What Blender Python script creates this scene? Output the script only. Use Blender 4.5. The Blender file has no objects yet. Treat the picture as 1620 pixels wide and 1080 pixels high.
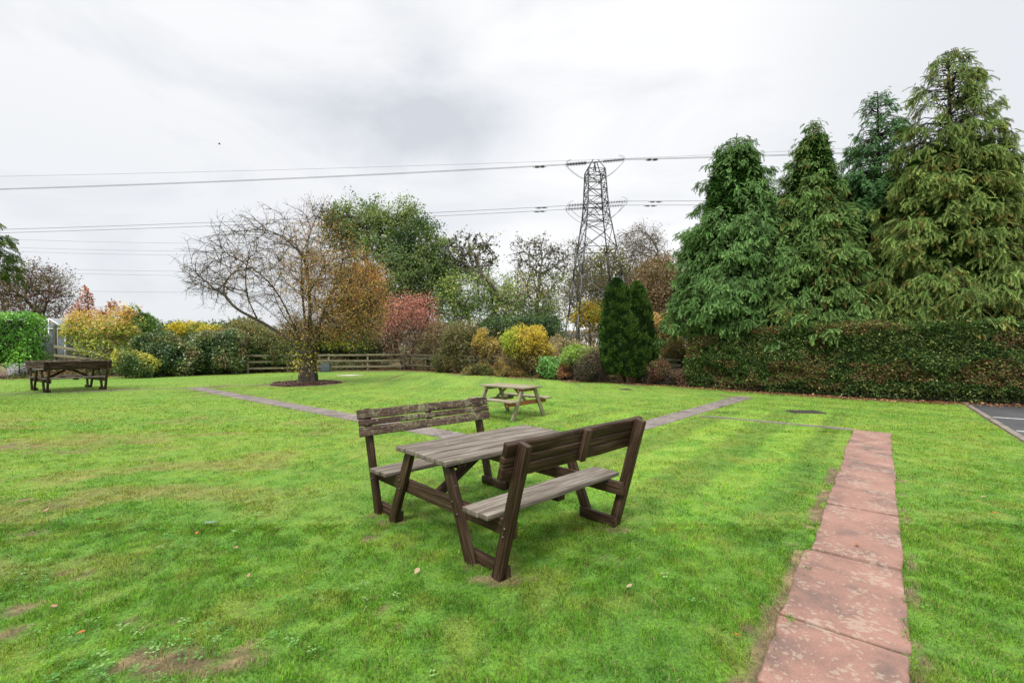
import bpy, math, random
import numpy as np
from mathutils import Vector
R = math.radians
rng = np.random.default_rng(7); random.seed(7)
S = bpy.context.scene; C = S.collection

# ---------------------------------------------------------------- camera
F = 724.0; HY = 546.8; H = 1.63          # focal length in photo pixels, horizon row, eye height
cam = bpy.data.cameras.new('camera'); co = bpy.data.objects.new('camera', cam); C.objects.link(co)
co.location = (0, 0, H); co.rotation_euler = (R(90), 0, 0)
cam.sensor_width = 36; cam.lens = 36*F/1620; cam.shift_y = (HY-540)/1620
cam.clip_start = 0.05; cam.clip_end = 6000
S.camera = co
# ---------------------------------------------------------------- view, world, sun
S.view_settings.view_transform = 'Standard'; S.view_settings.look = 'None'
S.view_settings.exposure = 0.47; S.view_settings.gamma = 1
SUN_EL, SUN_AZ = R(52), R(200)
W = bpy.data.worlds.new('World'); S.world = W; W.use_nodes = True
wt = W.node_tree; wt.nodes.clear()
def N(t, ty, **k):
    n = t.nodes.new(ty)
    for a, b in k.items(): setattr(n, a, b)
    return n
def math_n(t, op, a, b=None, clamp=False):
    n = N(t, 'ShaderNodeMath', operation=op); n.use_clamp = clamp
    for i, v in enumerate((a, b)):
        if v is None: continue
        if isinstance(v, (int, float)): n.inputs[i].default_value = v
        else: t.links.new(v, n.inputs[i])
    return n.outputs[0]
def ramp(t, fac, stops, interp='LINEAR'):
    n = N(t, 'ShaderNodeValToRGB'); cr = n.color_ramp; cr.interpolation = interp
    while len(cr.elements) < len(stops): cr.elements.new(0.5)
    for e, (p, c) in zip(cr.elements, stops):
        e.position = p; e.color = (*c, 1) if len(c) == 3 else c
    if fac is not None: t.links.new(fac, n.inputs[0])
    return n.outputs[0]
def mix(t, fac, a, b, mode='MIX'):
    n = N(t, 'ShaderNodeMix', data_type='RGBA', blend_type=mode)
    for i, v in ((0, fac), (6, a), (7, b)):
        if isinstance(v, (int, float)): n.inputs[i].default_value = v
        elif isinstance(v, tuple): n.inputs[i].default_value = (*v, 1) if len(v) == 3 else v
        else: t.links.new(v, n.inputs[i])
    return n.outputs[2]
def noise(t, vec, scale, detail=4, rough=.55, dist=0):
    n = N(t, 'ShaderNodeTexNoise'); n.inputs['Scale'].default_value = scale
    n.inputs['Detail'].default_value = detail; n.inputs['Roughness'].default_value = rough
    n.inputs['Distortion'].default_value = dist
    if vec is not None: t.links.new(vec, n.inputs['Vector'])
    return n.outputs['Fac']
def mapping(t, vec, scale=(1, 1, 1), loc=(0, 0, 0)):
    n = N(t, 'ShaderNodeMapping'); n.inputs['Scale'].default_value = scale; n.inputs['Location'].default_value = loc
    t.links.new(vec, n.inputs['Vector']); return n.outputs[0]
# overcast: blue sky seen only faintly through a bright cloud layer, brighter towards the zenith
sky = N(wt, 'ShaderNodeTexSky', sky_type='NISHITA', sun_disc=False, sun_elevation=SUN_EL, sun_rotation=SUN_AZ)
tc = N(wt, 'ShaderNodeTexCoord'); gv = tc.outputs['Generated']
sep = N(wt, 'ShaderNodeSeparateXYZ'); wt.links.new(gv, sep.inputs[0]); zc = sep.outputs[2]
def blob(dx, dy, dz, lo, hi):
    v = Vector((dx, dy, dz)).normalized()
    d = N(wt, 'ShaderNodeVectorMath', operation='DOT_PRODUCT'); d.inputs[1].default_value = v
    wt.links.new(gv, d.inputs[0])
    m = N(wt, 'ShaderNodeMapRange', interpolation_type='SMOOTHSTEP'); m.inputs[1].default_value = lo; m.inputs[2].default_value = hi
    wt.links.new(d.outputs['Value'], m.inputs[0]); return m.outputs[0]
mp = mapping(wt, gv, (1.0, 1.0, 2.6))
n1 = noise(wt, mp, 2.3, 6, .55, .5); n2 = noise(wt, mp, 6.0, 6, .6, .3)
az = math_n(wt, 'ARCTAN2', sep.outputs[0], sep.outputs[1])
def puff(a0, e0, wa, we):                  # soft patch of thicker cloud at azimuth a0, height e0, warped by noise
    wn = noise(wt, mapping(wt, gv, (1, 1, 1), (a0, e0, 3)), 3.0, 5, .6); wo = math_n(wt, 'MULTIPLY', math_n(wt, 'SUBTRACT', wn, .5), .9)
    p = math_n(wt, 'POWER', math_n(wt, 'ABSOLUTE', math_n(wt, 'DIVIDE', math_n(wt, 'SUBTRACT', math_n(wt, 'ADD', az, math_n(wt, 'MULTIPLY', wo, wa*1.3)), a0), wa)), 2)
    q = math_n(wt, 'POWER', math_n(wt, 'ABSOLUTE', math_n(wt, 'DIVIDE', math_n(wt, 'SUBTRACT', math_n(wt, 'ADD', zc, math_n(wt, 'MULTIPLY', wo, we*1.3)), e0), we)), 2)
    return math_n(wt, 'EXPONENT', math_n(wt, 'MULTIPLY', math_n(wt, 'ADD', p, q), -1.0))
n3 = noise(wt, mapping(wt, gv, (1, 1, 1.6)), 5.0, 7, .62, .4)
pf = math_n(wt, 'MAXIMUM', puff(-.22, .425, .20, .065), math_n(wt, 'MULTIPLY', puff(-.19, .53, .09, .08), .45))
grey = math_n(wt, 'MULTIPLY', pf, math_n(wt, 'ADD', math_n(wt, 'MULTIPLY', n3, 1.3), .32))
grey2 = math_n(wt, 'MULTIPLY', blob(1.35, 1, .55, .86, 1.0), .55)
left = math_n(wt, 'MULTIPLY', blob(-1.0, 1, .12, .62, 1.0), .85)
lowb = N(wt, 'ShaderNodeMapRange'); lowb.inputs[1].default_value = .5; lowb.inputs[2].default_value = 0.0; wt.links.new(zc, lowb.inputs[0])
nn = ramp(wt, n1, [(.46, (0, 0, 0)), (.64, (1, 1, 1))])
g = math_n(wt, 'ADD', math_n(wt, 'MULTIPLY', nn, .36), math_n(wt, 'MAXIMUM', grey, grey2))
g = math_n(wt, 'ADD', g, math_n(wt, 'MULTIPLY', left, math_n(wt, 'ADD', math_n(wt, 'MULTIPLY', lowb.outputs[0], .5), .2)), True)
cloud = mix(wt, g, (9.3, 9.3, 9.35), (6.1, 6.4, 6.9))
skymix = mix(wt, .93, sky.outputs[0], cloud)
zen = N(wt, 'ShaderNodeMapRange', interpolation_type='SMOOTHSTEP')
zen.inputs[1].default_value = .60; zen.inputs[2].default_value = .95; zen.inputs[3].default_value = 1.0; zen.inputs[4].default_value = 3.4
wt.links.new(zc, zen.inputs[0])
bright = N(wt, 'ShaderNodeVectorMath', operation='SCALE'); wt.links.new(skymix, bright.inputs[0]); wt.links.new(zen.outputs[0], bright.inputs['Scale'])
bg = N(wt, 'ShaderNodeBackground'); bg.inputs[1].default_value = .083
wo = N(wt, 'ShaderNodeOutputWorld'); wt.links.new(bright.outputs[0], bg.inputs[0]); wt.links.new(bg.outputs[0], wo.inputs[0])
sl = bpy.data.lights.new('sun', 'SUN'); sl.energy = 2.2; sl.angle = R(13); sl.color = (1, .965, .9)
so = bpy.data.objects.new('sun', sl); C.objects.link(so); so.location = (0, 0, 30)
sd = Vector((math.sin(SUN_AZ)*math.cos(SUN_EL), math.cos(SUN_AZ)*math.cos(SUN_EL), math.sin(SUN_EL)))
so.rotation_euler = sd.to_track_quat('Z', 'Y').to_euler()

# ---------------------------------------------------------------- numeric helpers
def pt(px, py, D):                        # world point seen at photo pixel (px, py), D metres ahead
    return np.array([(px-810)/F*D, D, H-(py-HY)/F*D])
def gp(px, py):                           # ground point under a photo pixel
    D = F*H/(py-HY); return np.array([(px-810)/F*D, D])
_T = rng.random(4096*4).astype(np.float64)
def _h(i, j, k): return _T[((i*73856093) ^ (j*19349663) ^ (k*83492791)) & 16383]
def vnoise(p):
    p = np.asarray(p, float); i = np.floor(p).astype(np.int64); f = p-i; f = f*f*(3-2*f); r = 0
    for a in (0, 1):
        for b in (0, 1):
            for c in (0, 1):
                w = (f[:, 0] if a else 1-f[:, 0])*(f[:, 1] if b else 1-f[:, 1])*(f[:, 2] if c else 1-f[:, 2])
                r = r+w*_h(i[:, 0]+a, i[:, 1]+b, i[:, 2]+c)
    return r
def fbm(p, o=3):
    s = 0; a = .5; t = 0
    for _ in range(o): s = s+a*vnoise(p); t += a; a *= .5; p = p*2.03+17.1
    return s/t
def fbm2(x, y, sc, o=3, z=0.0):
    return fbm(np.stack([x*sc, y*sc, np.full_like(x, z)], 1), o)
def norm(v): return v/(np.linalg.norm(v, axis=-1, keepdims=True)+1e-9)
def smooth(x, a, b): t = np.clip((x-a)/(b-a), 0, 1); return t*t*(3-2*t)

# ---------------------------------------------------------------- object helpers
def tag(o, label=None, cat=None, group=None, kind=None):
    if label: o['label'] = label
    if cat: o['category'] = cat
    if group: o['group'] = group
    if kind: o['kind'] = kind
    return o
def thing(name, label, cat, loc=(0, 0, 0), rotz=0, group=None):
    o = bpy.data.objects.new(name, None); C.objects.link(o); o.location = loc; o.rotation_euler = (0, 0, rotz)
    o.empty_display_size = .2
    return tag(o, label, cat, group)
def link(name, me, mat, parent=None):
    if mat: me.materials.append(mat)
    o = bpy.data.objects.new(name, me); C.objects.link(o)
    if parent is not None:
        o.parent = parent
    return o
def npmesh(name, V, F4=None, F3=None, col=None, smooth_shade=False, uv=None):
    me = bpy.data.meshes.new(name); V = np.ascontiguousarray(V, np.float32)
    F4 = np.zeros((0, 4), np.int32) if F4 is None else F4; F3 = np.zeros((0, 3), np.int32) if F3 is None else F3
    n4, n3 = len(F4), len(F3)
    me.vertices.add(len(V)); me.vertices.foreach_set('co', V.ravel())
    idx = np.concatenate([F4.ravel(), F3.ravel()]).astype(np.int32)
    me.loops.add(len(idx)); me.loops.foreach_set('vertex_index', idx)
    me.polygons.add(n4+n3)
    st = np.concatenate([np.arange(n4)*4, n4*4+np.arange(n3)*3]).astype(np.int32)
    me.polygons.foreach_set('loop_start', st)
    me.polygons.foreach_set('loop_total', np.concatenate([np.full(n4, 4), np.full(n3, 3)]).astype(np.int32))
    if smooth_shade: me.polygons.foreach_set('use_smooth', np.ones(n4+n3, bool))
    if col is not None:
        c = np.ones((len(col), 4), np.float32); c[:, :3] = col
        dom = 'POINT' if len(col) == len(V) and len(col) != n4+n3 else 'FACE'
        a = me.attributes.new('col', 'FLOAT_COLOR', dom); a.data.foreach_set('color', c.ravel())
    if uv is not None:
        l = me.uv_layers.new(name='UVMap'); l.data.foreach_set('uv', np.ascontiguousarray(uv, np.float32).ravel())
    me.update(calc_edges=True); me.validate(); return me
def local(me_V, loc): return me_V-np.asarray(loc)

class MB:                                  # boxes, planks, cylinders gathered into one mesh
    def __init__(s): s.v = []; s.q = []; s.uv = []; s.n = 0
    def grid_box(s, p0, ax, ay, az, lx, ly, lz, segs=1, jit=0.0, uvo=None):
        ax, ay, az = [np.asarray(a, float) for a in (ax, ay, az)]; p0 = np.asarray(p0, float)
        ts = np.linspace(0, 1, segs+1); rr = []; o = (random.random()*50, random.random()*50) if uvo is None else uvo
        base = s.n
        for t in ts:
            j = [(random.uniform(-jit, jit), random.uniform(-jit, jit)) for _ in range(4)] if jit else [(0, 0)]*4
            for (a, b), (ja, jb) in zip(((-.5, -.5), (.5, -.5), (.5, .5), (-.5, .5)), j):
                s.v.append(p0+ax*(t*lx)+ay*(a*ly+ja)+az*(b*lz+jb))
        s.n += 4*len(ts)
        per = [0, ly, ly+lz, 2*ly+lz, 2*ly+2*lz]
        for k in range(segs):
            for i in range(4):
                a = base+4*k+i; b = base+4*k+(i+1) % 4
                s.q.append((a, a+4, b+4, b)); u0, u1 = ts[k]*lx, ts[k+1]*lx
                s.uv += [(o[0]+u0, o[1]+per[i]), (o[0]+u1, o[1]+per[i]), (o[0]+u1, o[1]+per[i+1]), (o[0]+u0, o[1]+per[i+1])]
        s.q.append((base, base+1, base+2, base+3)); s.uv += [(o[0], o[1]), (o[0], o[1]+ly), (o[0]+lz*.2, o[1]+ly), (o[0]+lz*.2, o[1])]
        e = base+4*segs; s.q.append((e+3, e+2, e+1, e)); s.uv += [(o[0], o[1]), (o[0], o[1]+ly), (o[0]+lz*.2, o[1]+ly), (o[0]+lz*.2, o[1])]
    def plank(s, a, b, w, t, up=(0, 0, 1), segs=5, jit=.0015):
        a = np.asarray(a, float); b = np.asarray(b, float); d = b-a; L = np.linalg.norm(d); ax = d/L
        up = np.asarray(up, float); az = up-ax*(up@ax); az /= np.linalg.norm(az); ay = np.cross(az, ax)
        s.grid_box(a, ax, ay, az, L, w, t, segs, jit)
    def box(s, c, sx, sy, sz):
        s.grid_box((c[0]-sx/2, c[1], c[2]), (1, 0, 0), (0, 1, 0), (0, 0, 1), sx, sy, sz)
    def rod(s, a, b, r, k=8, r2=None):
        a = np.asarray(a, float); b = np.asarray(b, float); d = b-a; d /= np.linalg.norm(d); r2 = r if r2 is None else r2
        u = np.cross(d, (0, 0, 1) if abs(d[2]) < .9 else (1, 0, 0)); u /= np.linalg.norm(u); w = np.cross(d, u); base = s.n
        for p, q in ((a, r), (b, r2)):
            for i in range(k):
                an = 2*math.pi*i/k; s.v.append(p+u*math.cos(an)*q+w*math.sin(an)*q)
        s.v += [a, b]; s.n += 2*k+2
        for i in range(k):
            j = (i+1) % k
            s.q.append((base+i, base+j, base+k+j, base+k+i)); s.uv += [(0, i*.02), (0, i*.02+.02), (1, i*.02+.02), (1, i*.02)]
            s.q.append((base+j, base+i, base+2*k, base+2*k)); s.uv += [(0, 0)]*4
            s.q.append((base+k+i, base+k+j, base+2*k+1, base+2*k+1)); s.uv += [(0, 0)]*4
    def build(s, name, mat, parent=None, bevel=0.0, smooth_shade=False):
        Q = np.array(s.q); tri = Q[:, 2] == Q[:, 3]; UV = np.array(s.uv).reshape(-1, 4, 2)
        me = npmesh(name, np.array(s.v), Q[~tri], Q[tri][:, :3], smooth_shade=smooth_shade,
                    uv=np.concatenate([UV[~tri].reshape(-1, 2), UV[tri][:, :3].reshape(-1, 2)]))
        o = link(name, me, mat, parent)
        if bevel: m = o.modifiers.new('bevel', 'BEVEL'); m.width = bevel; m.segments = 2; m.limit_method = 'ANGLE'
        return o

# ---------------------------------------------------------------- materials
def new_mat(name):
    m = bpy.data.materials.new(name); m.use_nodes = True; t = m.node_tree
    return m, t, t.nodes['Principled BSDF']
def bump(t, b, h, strength, dist=.01):
    n = N(t, 'ShaderNodeBump'); n.inputs['Strength'].default_value = strength; n.inputs['Distance'].default_value = dist
    t.links.new(h, n.inputs['Height']); t.links.new(n.outputs[0], b.inputs['Normal'])
def foliage_mat(name, trans=.35, rough=.5, spec=.35, back=None):
    m, t, b = new_mat(name); a = N(t, 'ShaderNodeAttribute', attribute_name='col')
    tcn = N(t, 'ShaderNodeTexCoord')
    nz = noise(t, tcn.outputs['Object'], 9, 2); v = ramp(t, nz, [(.3, (.78, .78, .78)), (.7, (1.2, 1.2, 1.2))])
    c = mix(t, 1.0, a.outputs['Color'], v, 'MULTIPLY')
    t.links.new(c, b.inputs['Base Color']); b.inputs['Roughness'].default_value = rough; b.inputs['Specular IOR Level'].default_value = spec
    tr = N(t, 'ShaderNodeBsdfTranslucent'); t.links.new(mix(t, 1.0, c, (1.15, 1.1, .6), 'MULTIPLY'), tr.inputs[0])
    ms = N(t, 'ShaderNodeMixShader'); ms.inputs[0].default_value = trans
    t.links.new(b.outputs[0], ms.inputs[1]); t.links.new(tr.outputs[0], ms.inputs[2])
    t.links.new(ms.outputs[0], t.nodes['Material Output'].inputs[0]); return m
M = {}
M['leaf'] = foliage_mat('leaf', .35, .55, .3)
M['glossy_leaf'] = foliage_mat('glossy_leaf', .2, .35, .5)
M['needle'] = foliage_mat('needle', .25, .7, .06)
M['grass'] = foliage_mat('grass_blade', .42, .5, .18)
M['dead_leaf'] = foliage_mat('dead_leaf', .2, .6, .3)
def bark(name, c0, c1, scale=14, bs=.6):
    m, t, b = new_mat(name); tcn = N(t, 'ShaderNodeTexCoord'); mpv = mapping(t, tcn.outputs['Object'], (1, 1, .3))
    n = noise(t, mpv, scale, 6, .65); t.links.new(ramp(t, n, [(.33, c0), (.68, c1)]), b.inputs['Base Color'])
    b.inputs['Roughness'].default_value = .9; bump(t, b, n, bs, .03); return m
M['bark'] = bark('bark', (.015, .012, .009), (.085, .068, .048))
M['bark_grey'] = bark('bark_grey', (.05, .045, .035), (.19, .17, .13))
M['bark_pale'] = bark('bark_pale', (.10, .085, .06), (.33, .28, .20))
M['bark_dark'] = bark('bark_dark', (.015, .012, .010), (.06, .045, .035))
M['bark_yew'] = bark('bark_yew', (.06, .035, .025), (.24, .15, .10))
def wood(name, dark, mid, pale, lichen=None, lf=(.56, .66), ls=22, pale_at=.72, wet=.6):
    m, t, b = new_mat(name); uv = N(t, 'ShaderNodeUVMap'); uvv = uv.outputs[0]
    g1 = noise(t, mapping(t, uvv, (2.2, 60, 1)), 1.0, 5, .6, .4)
    g2 = noise(t, mapping(t, uvv, (9, 220, 1)), 1.0, 3, .6)
    big = noise(t, mapping(t, uvv, (2.0, 7, 1)), 1.0, 3, .5)
    tone = noise(t, mapping(t, uvv, (.25, .45, 1)), 1.0, 1, .5)
    x = math_n(t, 'ADD', math_n(t, 'MULTIPLY', g1, .50), math_n(t, 'ADD', math_n(t, 'MULTIPLY', g2, .16), math_n(t, 'ADD', math_n(t, 'MULTIPLY', big, .22), math_n(t, 'MULTIPLY', tone, .14))))
    c = ramp(t, x, [(.36, dark), (.5, mid), (pale_at, pale)])
    if lichen:
        tcn = N(t, 'ShaderNodeTexCoord'); l = noise(t, tcn.outputs['Object'], ls, 6, .7, .6)
        l2 = noise(t, tcn.outputs['Object'], 4, 2)
        lm = ramp(t, math_n(t, 'ADD', math_n(t, 'MULTIPLY', l, .72), math_n(t, 'MULTIPLY', l2, .28)), [(lf[0], (0, 0, 0)), (lf[1], (1, 1, 1))])
        c = mix(t, lm, c, ramp(t, noise(t, tcn.outputs['Object'], 60, 2), [(.4, lichen[0]), (.6, lichen[1])]))
    t.links.new(c, b.inputs['Base Color'])
    t.links.new(ramp(t, g1, [(.3, (wet,)*3), (.7, (wet+.25,)*3)]), b.inputs['Roughness'])
    b.inputs['Specular IOR Level'].default_value = .18
    crack = ramp(t, g1, [(.30, (0, 0, 0)), (.42, (1, 1, 1))])
    bump(t, b, math_n(t, 'ADD', math_n(t, 'MULTIPLY', x, 1.0), math_n(t, 'MULTIPLY', crack, .4)), .55, .006); return m
M['wood_brown'] = wood('wood_brown', (.007, .0038, .0025), (.032, .0175, .010), (.115, .077, .050), ((.13, .12, .085), (.07, .07, .035)), (.60, .70), 25, .64, .40)
M['wood_top'] = wood('wood_top', (.020, .015, .011), (.118, .096, .077), (.30, .268, .225), ((.27, .26, .19), (.16, .16, .08)), (.58, .72), 14, .66, .5)
M['wood_lichen'] = wood('wood_lichen', (.016, .009, .007), (.062, .038, .028), (.17, .12, .095), ((.24, .21, .15), (.12, .14, .05)), (.50, .60), 26, .70, .55)
M['wood_pale'] = wood('wood_pale', (.11, .085, .045), (.21, .18, .125), (.36, .325, .25), ((.20, .22, .08), (.30, .27, .17)), (.50, .62), 12, .66, .6)
M['wood_rust'] = wood('wood_rust', (.10, .035, .015), (.26, .095, .035), (.36, .24, .12), ((.22, .2, .09), (.3, .24, .1)), (.55, .66), 12, .7, .6)
M['wood_fence'] = wood('wood_fence', (.06, .05, .035), (.17, .145, .10), (.32, .28, .20), ((.16, .18, .07), (.26, .26, .18)), (.50, .62), 10, .66, .65)
M['fence_dark'] = wood('fence_dark', (.03, .026, .020), (.085, .075, .055), (.19, .175, .13), ((.08, .10, .04), (.15, .16, .10)), (.50, .62), 10, .7, .65)
def plain(name, c, rough=.6, metal=0.0, var=.15, scale=20, spec=.4):
    m, t, b = new_mat(name); tcn = N(t, 'ShaderNodeTexCoord'); n = noise(t, tcn.outputs['Object'], scale, 5, .6)
    lo = tuple(x*(1-var*2) for x in c); hi = tuple(min(1, x*(1+var*2)) for x in c)
    t.links.new(ramp(t, n, [(.3, lo), (.7, hi)]), b.inputs['Base Color']); b.inputs['Roughness'].default_value = rough
    b.inputs['Metallic'].default_value = metal; b.inputs['Specular IOR Level'].default_value = spec; return m
M['steel'] = plain('galvanised_steel', (.085, .088, .092), .55, .5, .2, 1.5)
M['bolt'] = plain('bolt_steel', (.10, .085, .075), .45, .7)
M['insulator'] = plain('insulator_glass', (.02, .028, .028), .25, 0)
M['wire'] = plain('wire', (.10, .105, .11), .6, .4)
M['white_frame'] = plain('white_frame', (.75, .77, .78), .4, 0, .05)
M['greenhouse_glass'] = plain('greenhouse_glass', (.17, .20, .21), .12, 0, .25, 3, .8)
M['panel'] = plain('pale_panel', (.42, .44, .44), .6, 0, .1, 3)
M['dark_panel'] = plain('dark_panel', (.10, .115, .12), .4, 0, .2, 4)
M['cast_iron'] = plain('cast_iron', (.045, .04, .036), .55, .3, .3, 40)
M['slate'] = plain('slate', (.06, .075, .085), .5, 0, .15, 12)
M['stone'] = plain('pale_stone', (.50, .46, .38), .8, 0, .12, 8)
M['bird'] = plain('bird_feathers', (.03, .028, .025), .8)
M['mesh_wire'] = plain('mesh_wire', (.14, .15, .155), .6, .3)

# ---------------------------------------------------------------- lawn colour, shared by ground and blades
PATHA = np.array([1.656, 2.756]); TD = np.array([.63, .777]); ND = np.array([.777, -.63]); PW = .57
def seg_dist(x, y, a, b):
    a = np.asarray(a, float); b = np.asarray(b, float); d = b-a; L = d@d
    t = np.clip(((x-a[0])*d[0]+(y-a[1])*d[1])/L, 0, 1)
    return np.hypot(x-a[0]-t*d[0], y-a[1]-t*d[1])
# bare or brown patches: photo px, py, half size across, half size along view (m), strength
PATCH = [(270, 1045, .28, .16, 1.0), (375, 1040, .14, .14, .9), (190, 1060, .15, .1, .7), (40, 965, .22, .10, .75), (15, 1000, .14, .12, .8), (100, 905, .25, .08, .55),
         (170, 935, .15, .06, .5), (250, 985, .22, .06, .45), (340, 985, .2, .05, .35), (45, 845, .35, .10, .5), (125, 795, .35, .12, .55), (20, 790, .5, .14, .45), (60, 760, .5, .2, .3),
         (110, 712, .8, .25, .55), (20, 705, .6, .25, .6), (200, 730, .5, .2, .4), (230, 690, .8, .3, .25), (330, 880, .2, .1, .25), (590, 850, .10, .05, .7), (705, 895, .10, .05, .5),
         (790, 915, .20, .09, 1.0), (968, 836, .16, .08, .8), (922, 813, .12, .06, .6), (617, 825, .14, .07, .8), (596, 813, .10, .06, .7), (754, 893, .14, .07, .8), (960, 880, .10, .05, .5), (930, 830, .12, .05, .35), (1010, 880, .12, .06, .3), (850, 880, .12, .06, .3), (1200, 1000, .14, .06, .6), (1255, 860, .13, .07, .5),
         (1150, 850, .25, .12, .2), (600, 720, .3, .1, .2), (440, 745, .30, .03, .5), (480, 757, .22, .03, .4), (500, 940, .15, .06, .4), (640, 1000, .2, .06, .25)]
PC = [(gp(a, b), w, h, s) for a, b, w, h, s in PATCH]
# soil scars along the slab path's left edge and beside it
def bare(x, y):
    m = np.zeros_like(x); n = fbm2(x, y, 15.0, 3, 3.3)*.75+fbm2(x, y, 5.0, 2, 3.9)*.25
    for p, w, h, s in PC:
        d = ((x-p[0])/w)**2+((y-p[1])/h)**2
        m = np.maximum(m, s*np.exp(-d*.8))
    rx, ry = x-PATHA[0], y-PATHA[1]; al = rx*TD[0]+ry*TD[1]; ac = rx*ND[0]+ry*ND[1]
    edge = np.where((al > -1.2) & (al < 5.2), np.exp(-((ac+.05)/.07)**2)*.95, 0)*smooth(fbm2(x, y, 2.0, 2, 8.), .36, .55)
    edge2 = np.where((al > -.6) & (al < 4.2), np.exp(-((ac-PW-.04)/.05)**2)*.6, 0)*smooth(fbm2(x, y, 2.3, 2, 5.), .45, .6)
    m = np.maximum(m, np.maximum(edge, edge2))
    return smooth(m+(n-.5)*1.9, .36, .74)
def lawn_col(x, y):
    n1 = fbm2(x, y, .55, 3, 1.); n2 = fbm2(x, y, 2.6, 3, 2.); n3 = fbm2(x, y, 11., 2, 4.)
    deep = np.array([.075, .215, .014]); mid = np.array([.135, .300, .022]); yel = np.array([.235, .365, .038]); br = np.array([.30, .22, .08])
    far = smooth(y, 2.6, 7.5)
    k = np.clip(.36+.42*far+(n1-.5)*.5+(n2-.5)*.7+(n3-.5)*.7, 0, 1)[:, None]
    c = np.where(k < .5, deep+(mid-deep)*k*2, mid+(yel-mid)*(k*2-1))
    # mowing stripes run with the paths
    ac = (x-PATHA[0])*ND[0]+(y-PATHA[1])*ND[1]
    s1 = np.sin(ac*2*math.pi/1.15+(n1-.5)*1.5)*smooth(y, 3.2, 5.5)*(x > .5)*(ac < -.2)*(y < 11.5)
    al = (x-PATHA[0])*TD[0]+(y-PATHA[1])*TD[1]
    s2 = np.sin(al*2*math.pi/1.3+(n1-.5)*1.5)*smooth(y, 9, 12)*smooth(x, -9, -5)
    c = c*(1+.17*np.sign(s1)*np.minimum(1, abs(s1)*3)+.08*np.sign(s2)*np.minimum(1, abs(s2)*2))[:, None]
    red = smooth(fbm2(x, y*1.6, 1.1, 3, 9.), .50, .68)*smooth(-x, .8, 4.)*(y < 13)*smooth(13-y, 0, 4)
    c = c+(br-c)*(red*.45*(.4+1.2*fbm2(x, y, 4.5, 2, 14.)))[:, None]
    yb = smooth(fbm2(x, y, 3.4, 3, 12.), .58, .75)[:, None]
    c = c+(np.array([.27, .30, .045])-c)*yb*.4
    return c
def soil_col(x, y):
    n = fbm2(x, y, 22., 3, 6.)[:, None]; return np.array([.12, .075, .045])*(.5+n)+np.array([.10, .075, .045])*smooth(n, .5, .7)
# garden layout ------------------------------------------------------
HEDGE = [np.array(p) for p in ((6.95, 18.3), (8.6, 16.3), (11.0, 14.05), (12.6, 13.2), (14.2, 12.5), (19.5, 10.4))]
BORD = [np.array(p) for p in ((-34, 18.), (-24.8, 22.4), (-16.0, 27.2), (-7.7, 31.5), (-1.9, 26.0), (2.8, 21.7), (6.9, 18.5))] + HEDGE[1:]
def inside(x, y):                          # lawn side of the border (signed distance-like, positive inside)
    m = np.full_like(x, 1e9); s = np.ones_like(x)
    yb = np.interp(x, [p[0] for p in BORD], [p[1] for p in BORD])
    for a, b in zip(BORD[:-1], BORD[1:]): m = np.minimum(m, seg_dist(x, y, a, b))
    return np.where(y < yb, m, -m)
def terrain(x, y): return 1.55*smooth(-inside(x, y), 5, 32)
GPATHS = []                                # (a, b, half width) grey paths
A1 = gp(306, 613.2); A2 = gp(547, 657.6); u = A2-A1; u /= np.linalg.norm(u)
B1 = gp(1178, 627.6); B2 = gp(1024, 671.5); v = B1-B2; v /= np.linalg.norm(v)
tt = np.linalg.solve(np.array([u, -v]).T, B2-A1); XJ = A1+u*tt[0]
GPATHS = [(A1, XJ+u*.26, .26), (XJ, B1, .25)]
STRIPS = [(gp(1109, 657.5), gp(1352, 679.5), .07), (gp(-60, 626), gp(297, 613.8), .075), (gp(318, 612.8), gp(455, 606.9), .05)]
SOILLINE = [gp(-60, 624.6), gp(300, 612.6), gp(430, 606.6), gp(500, 603), gp(542, 599.8), gp(620, 596), gp(690, 593.6), gp(752, 594), gp(800, 597.5), gp(860, 603.2), gp(950, 609.8), gp(1110, 624.5), gp(1166, 626.8)]
MULCH = np.array([-8.95, 19.7])
KERB = [gp(1527, 640.5), gp(1620, 699)]; kd = KERB[1]-KERB[0]; kd /= np.linalg.norm(kd)
KERB = [KERB[0]-kd*.9, KERB[1]+kd*6]; kn = np.array([-kd[1], kd[0]])
def hard(x, y, pad=0.0):                   # >0 where no grass grows
    m = np.zeros_like(x, bool); nz = (fbm2(x, y, 6., 3, 7.)-.5)*.16
    rx, ry = x-PATHA[0], y-PATHA[1]; al = rx*TD[0]+ry*TD[1]; ac = rx*ND[0]+ry*ND[1]
    m |= (al < 7.86+nz*.3) & (ac > .015+nz*.6) & (ac < PW-.02+nz*.35)
    for a, b, w in GPATHS: m |= seg_dist(x, y, a, b) < w-.02+nz*.6
    for a, b, w in STRIPS: m |= seg_dist(x, y, a, b) < w+nz*.4
    for a, b in zip(SOILLINE[:-1], SOILLINE[1:]): m |= seg_dist(x, y, a, b) < .035+nz*.5
    q = (x-KERB[0][0])*kn[0]+(y-KERB[0][1])*kn[1]; m |= q > -.03
    m |= np.hypot(x-MULCH[0], (y-MULCH[1])) < 1.42+nz*1.5
    m |= inside(x, y) < np.where(x > 1, .42, .2)+nz*2
    c = gp(1275, 651); m |= (abs(x-c[0]) < .42) & (abs(y-c[1]) < .24)
    c = gp(990, 616); m |= (abs(x-c[0]) < .2) & (abs(y-c[1]) < .2)
    c = gp(553, 594.2); m |= (abs(x-c[0]) < .75) & (abs(y-c[1]) < .55)
    return m
sgn = (gp(1600, 655)-KERB[0])@kn
if sgn < 0: kn = -kn

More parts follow.
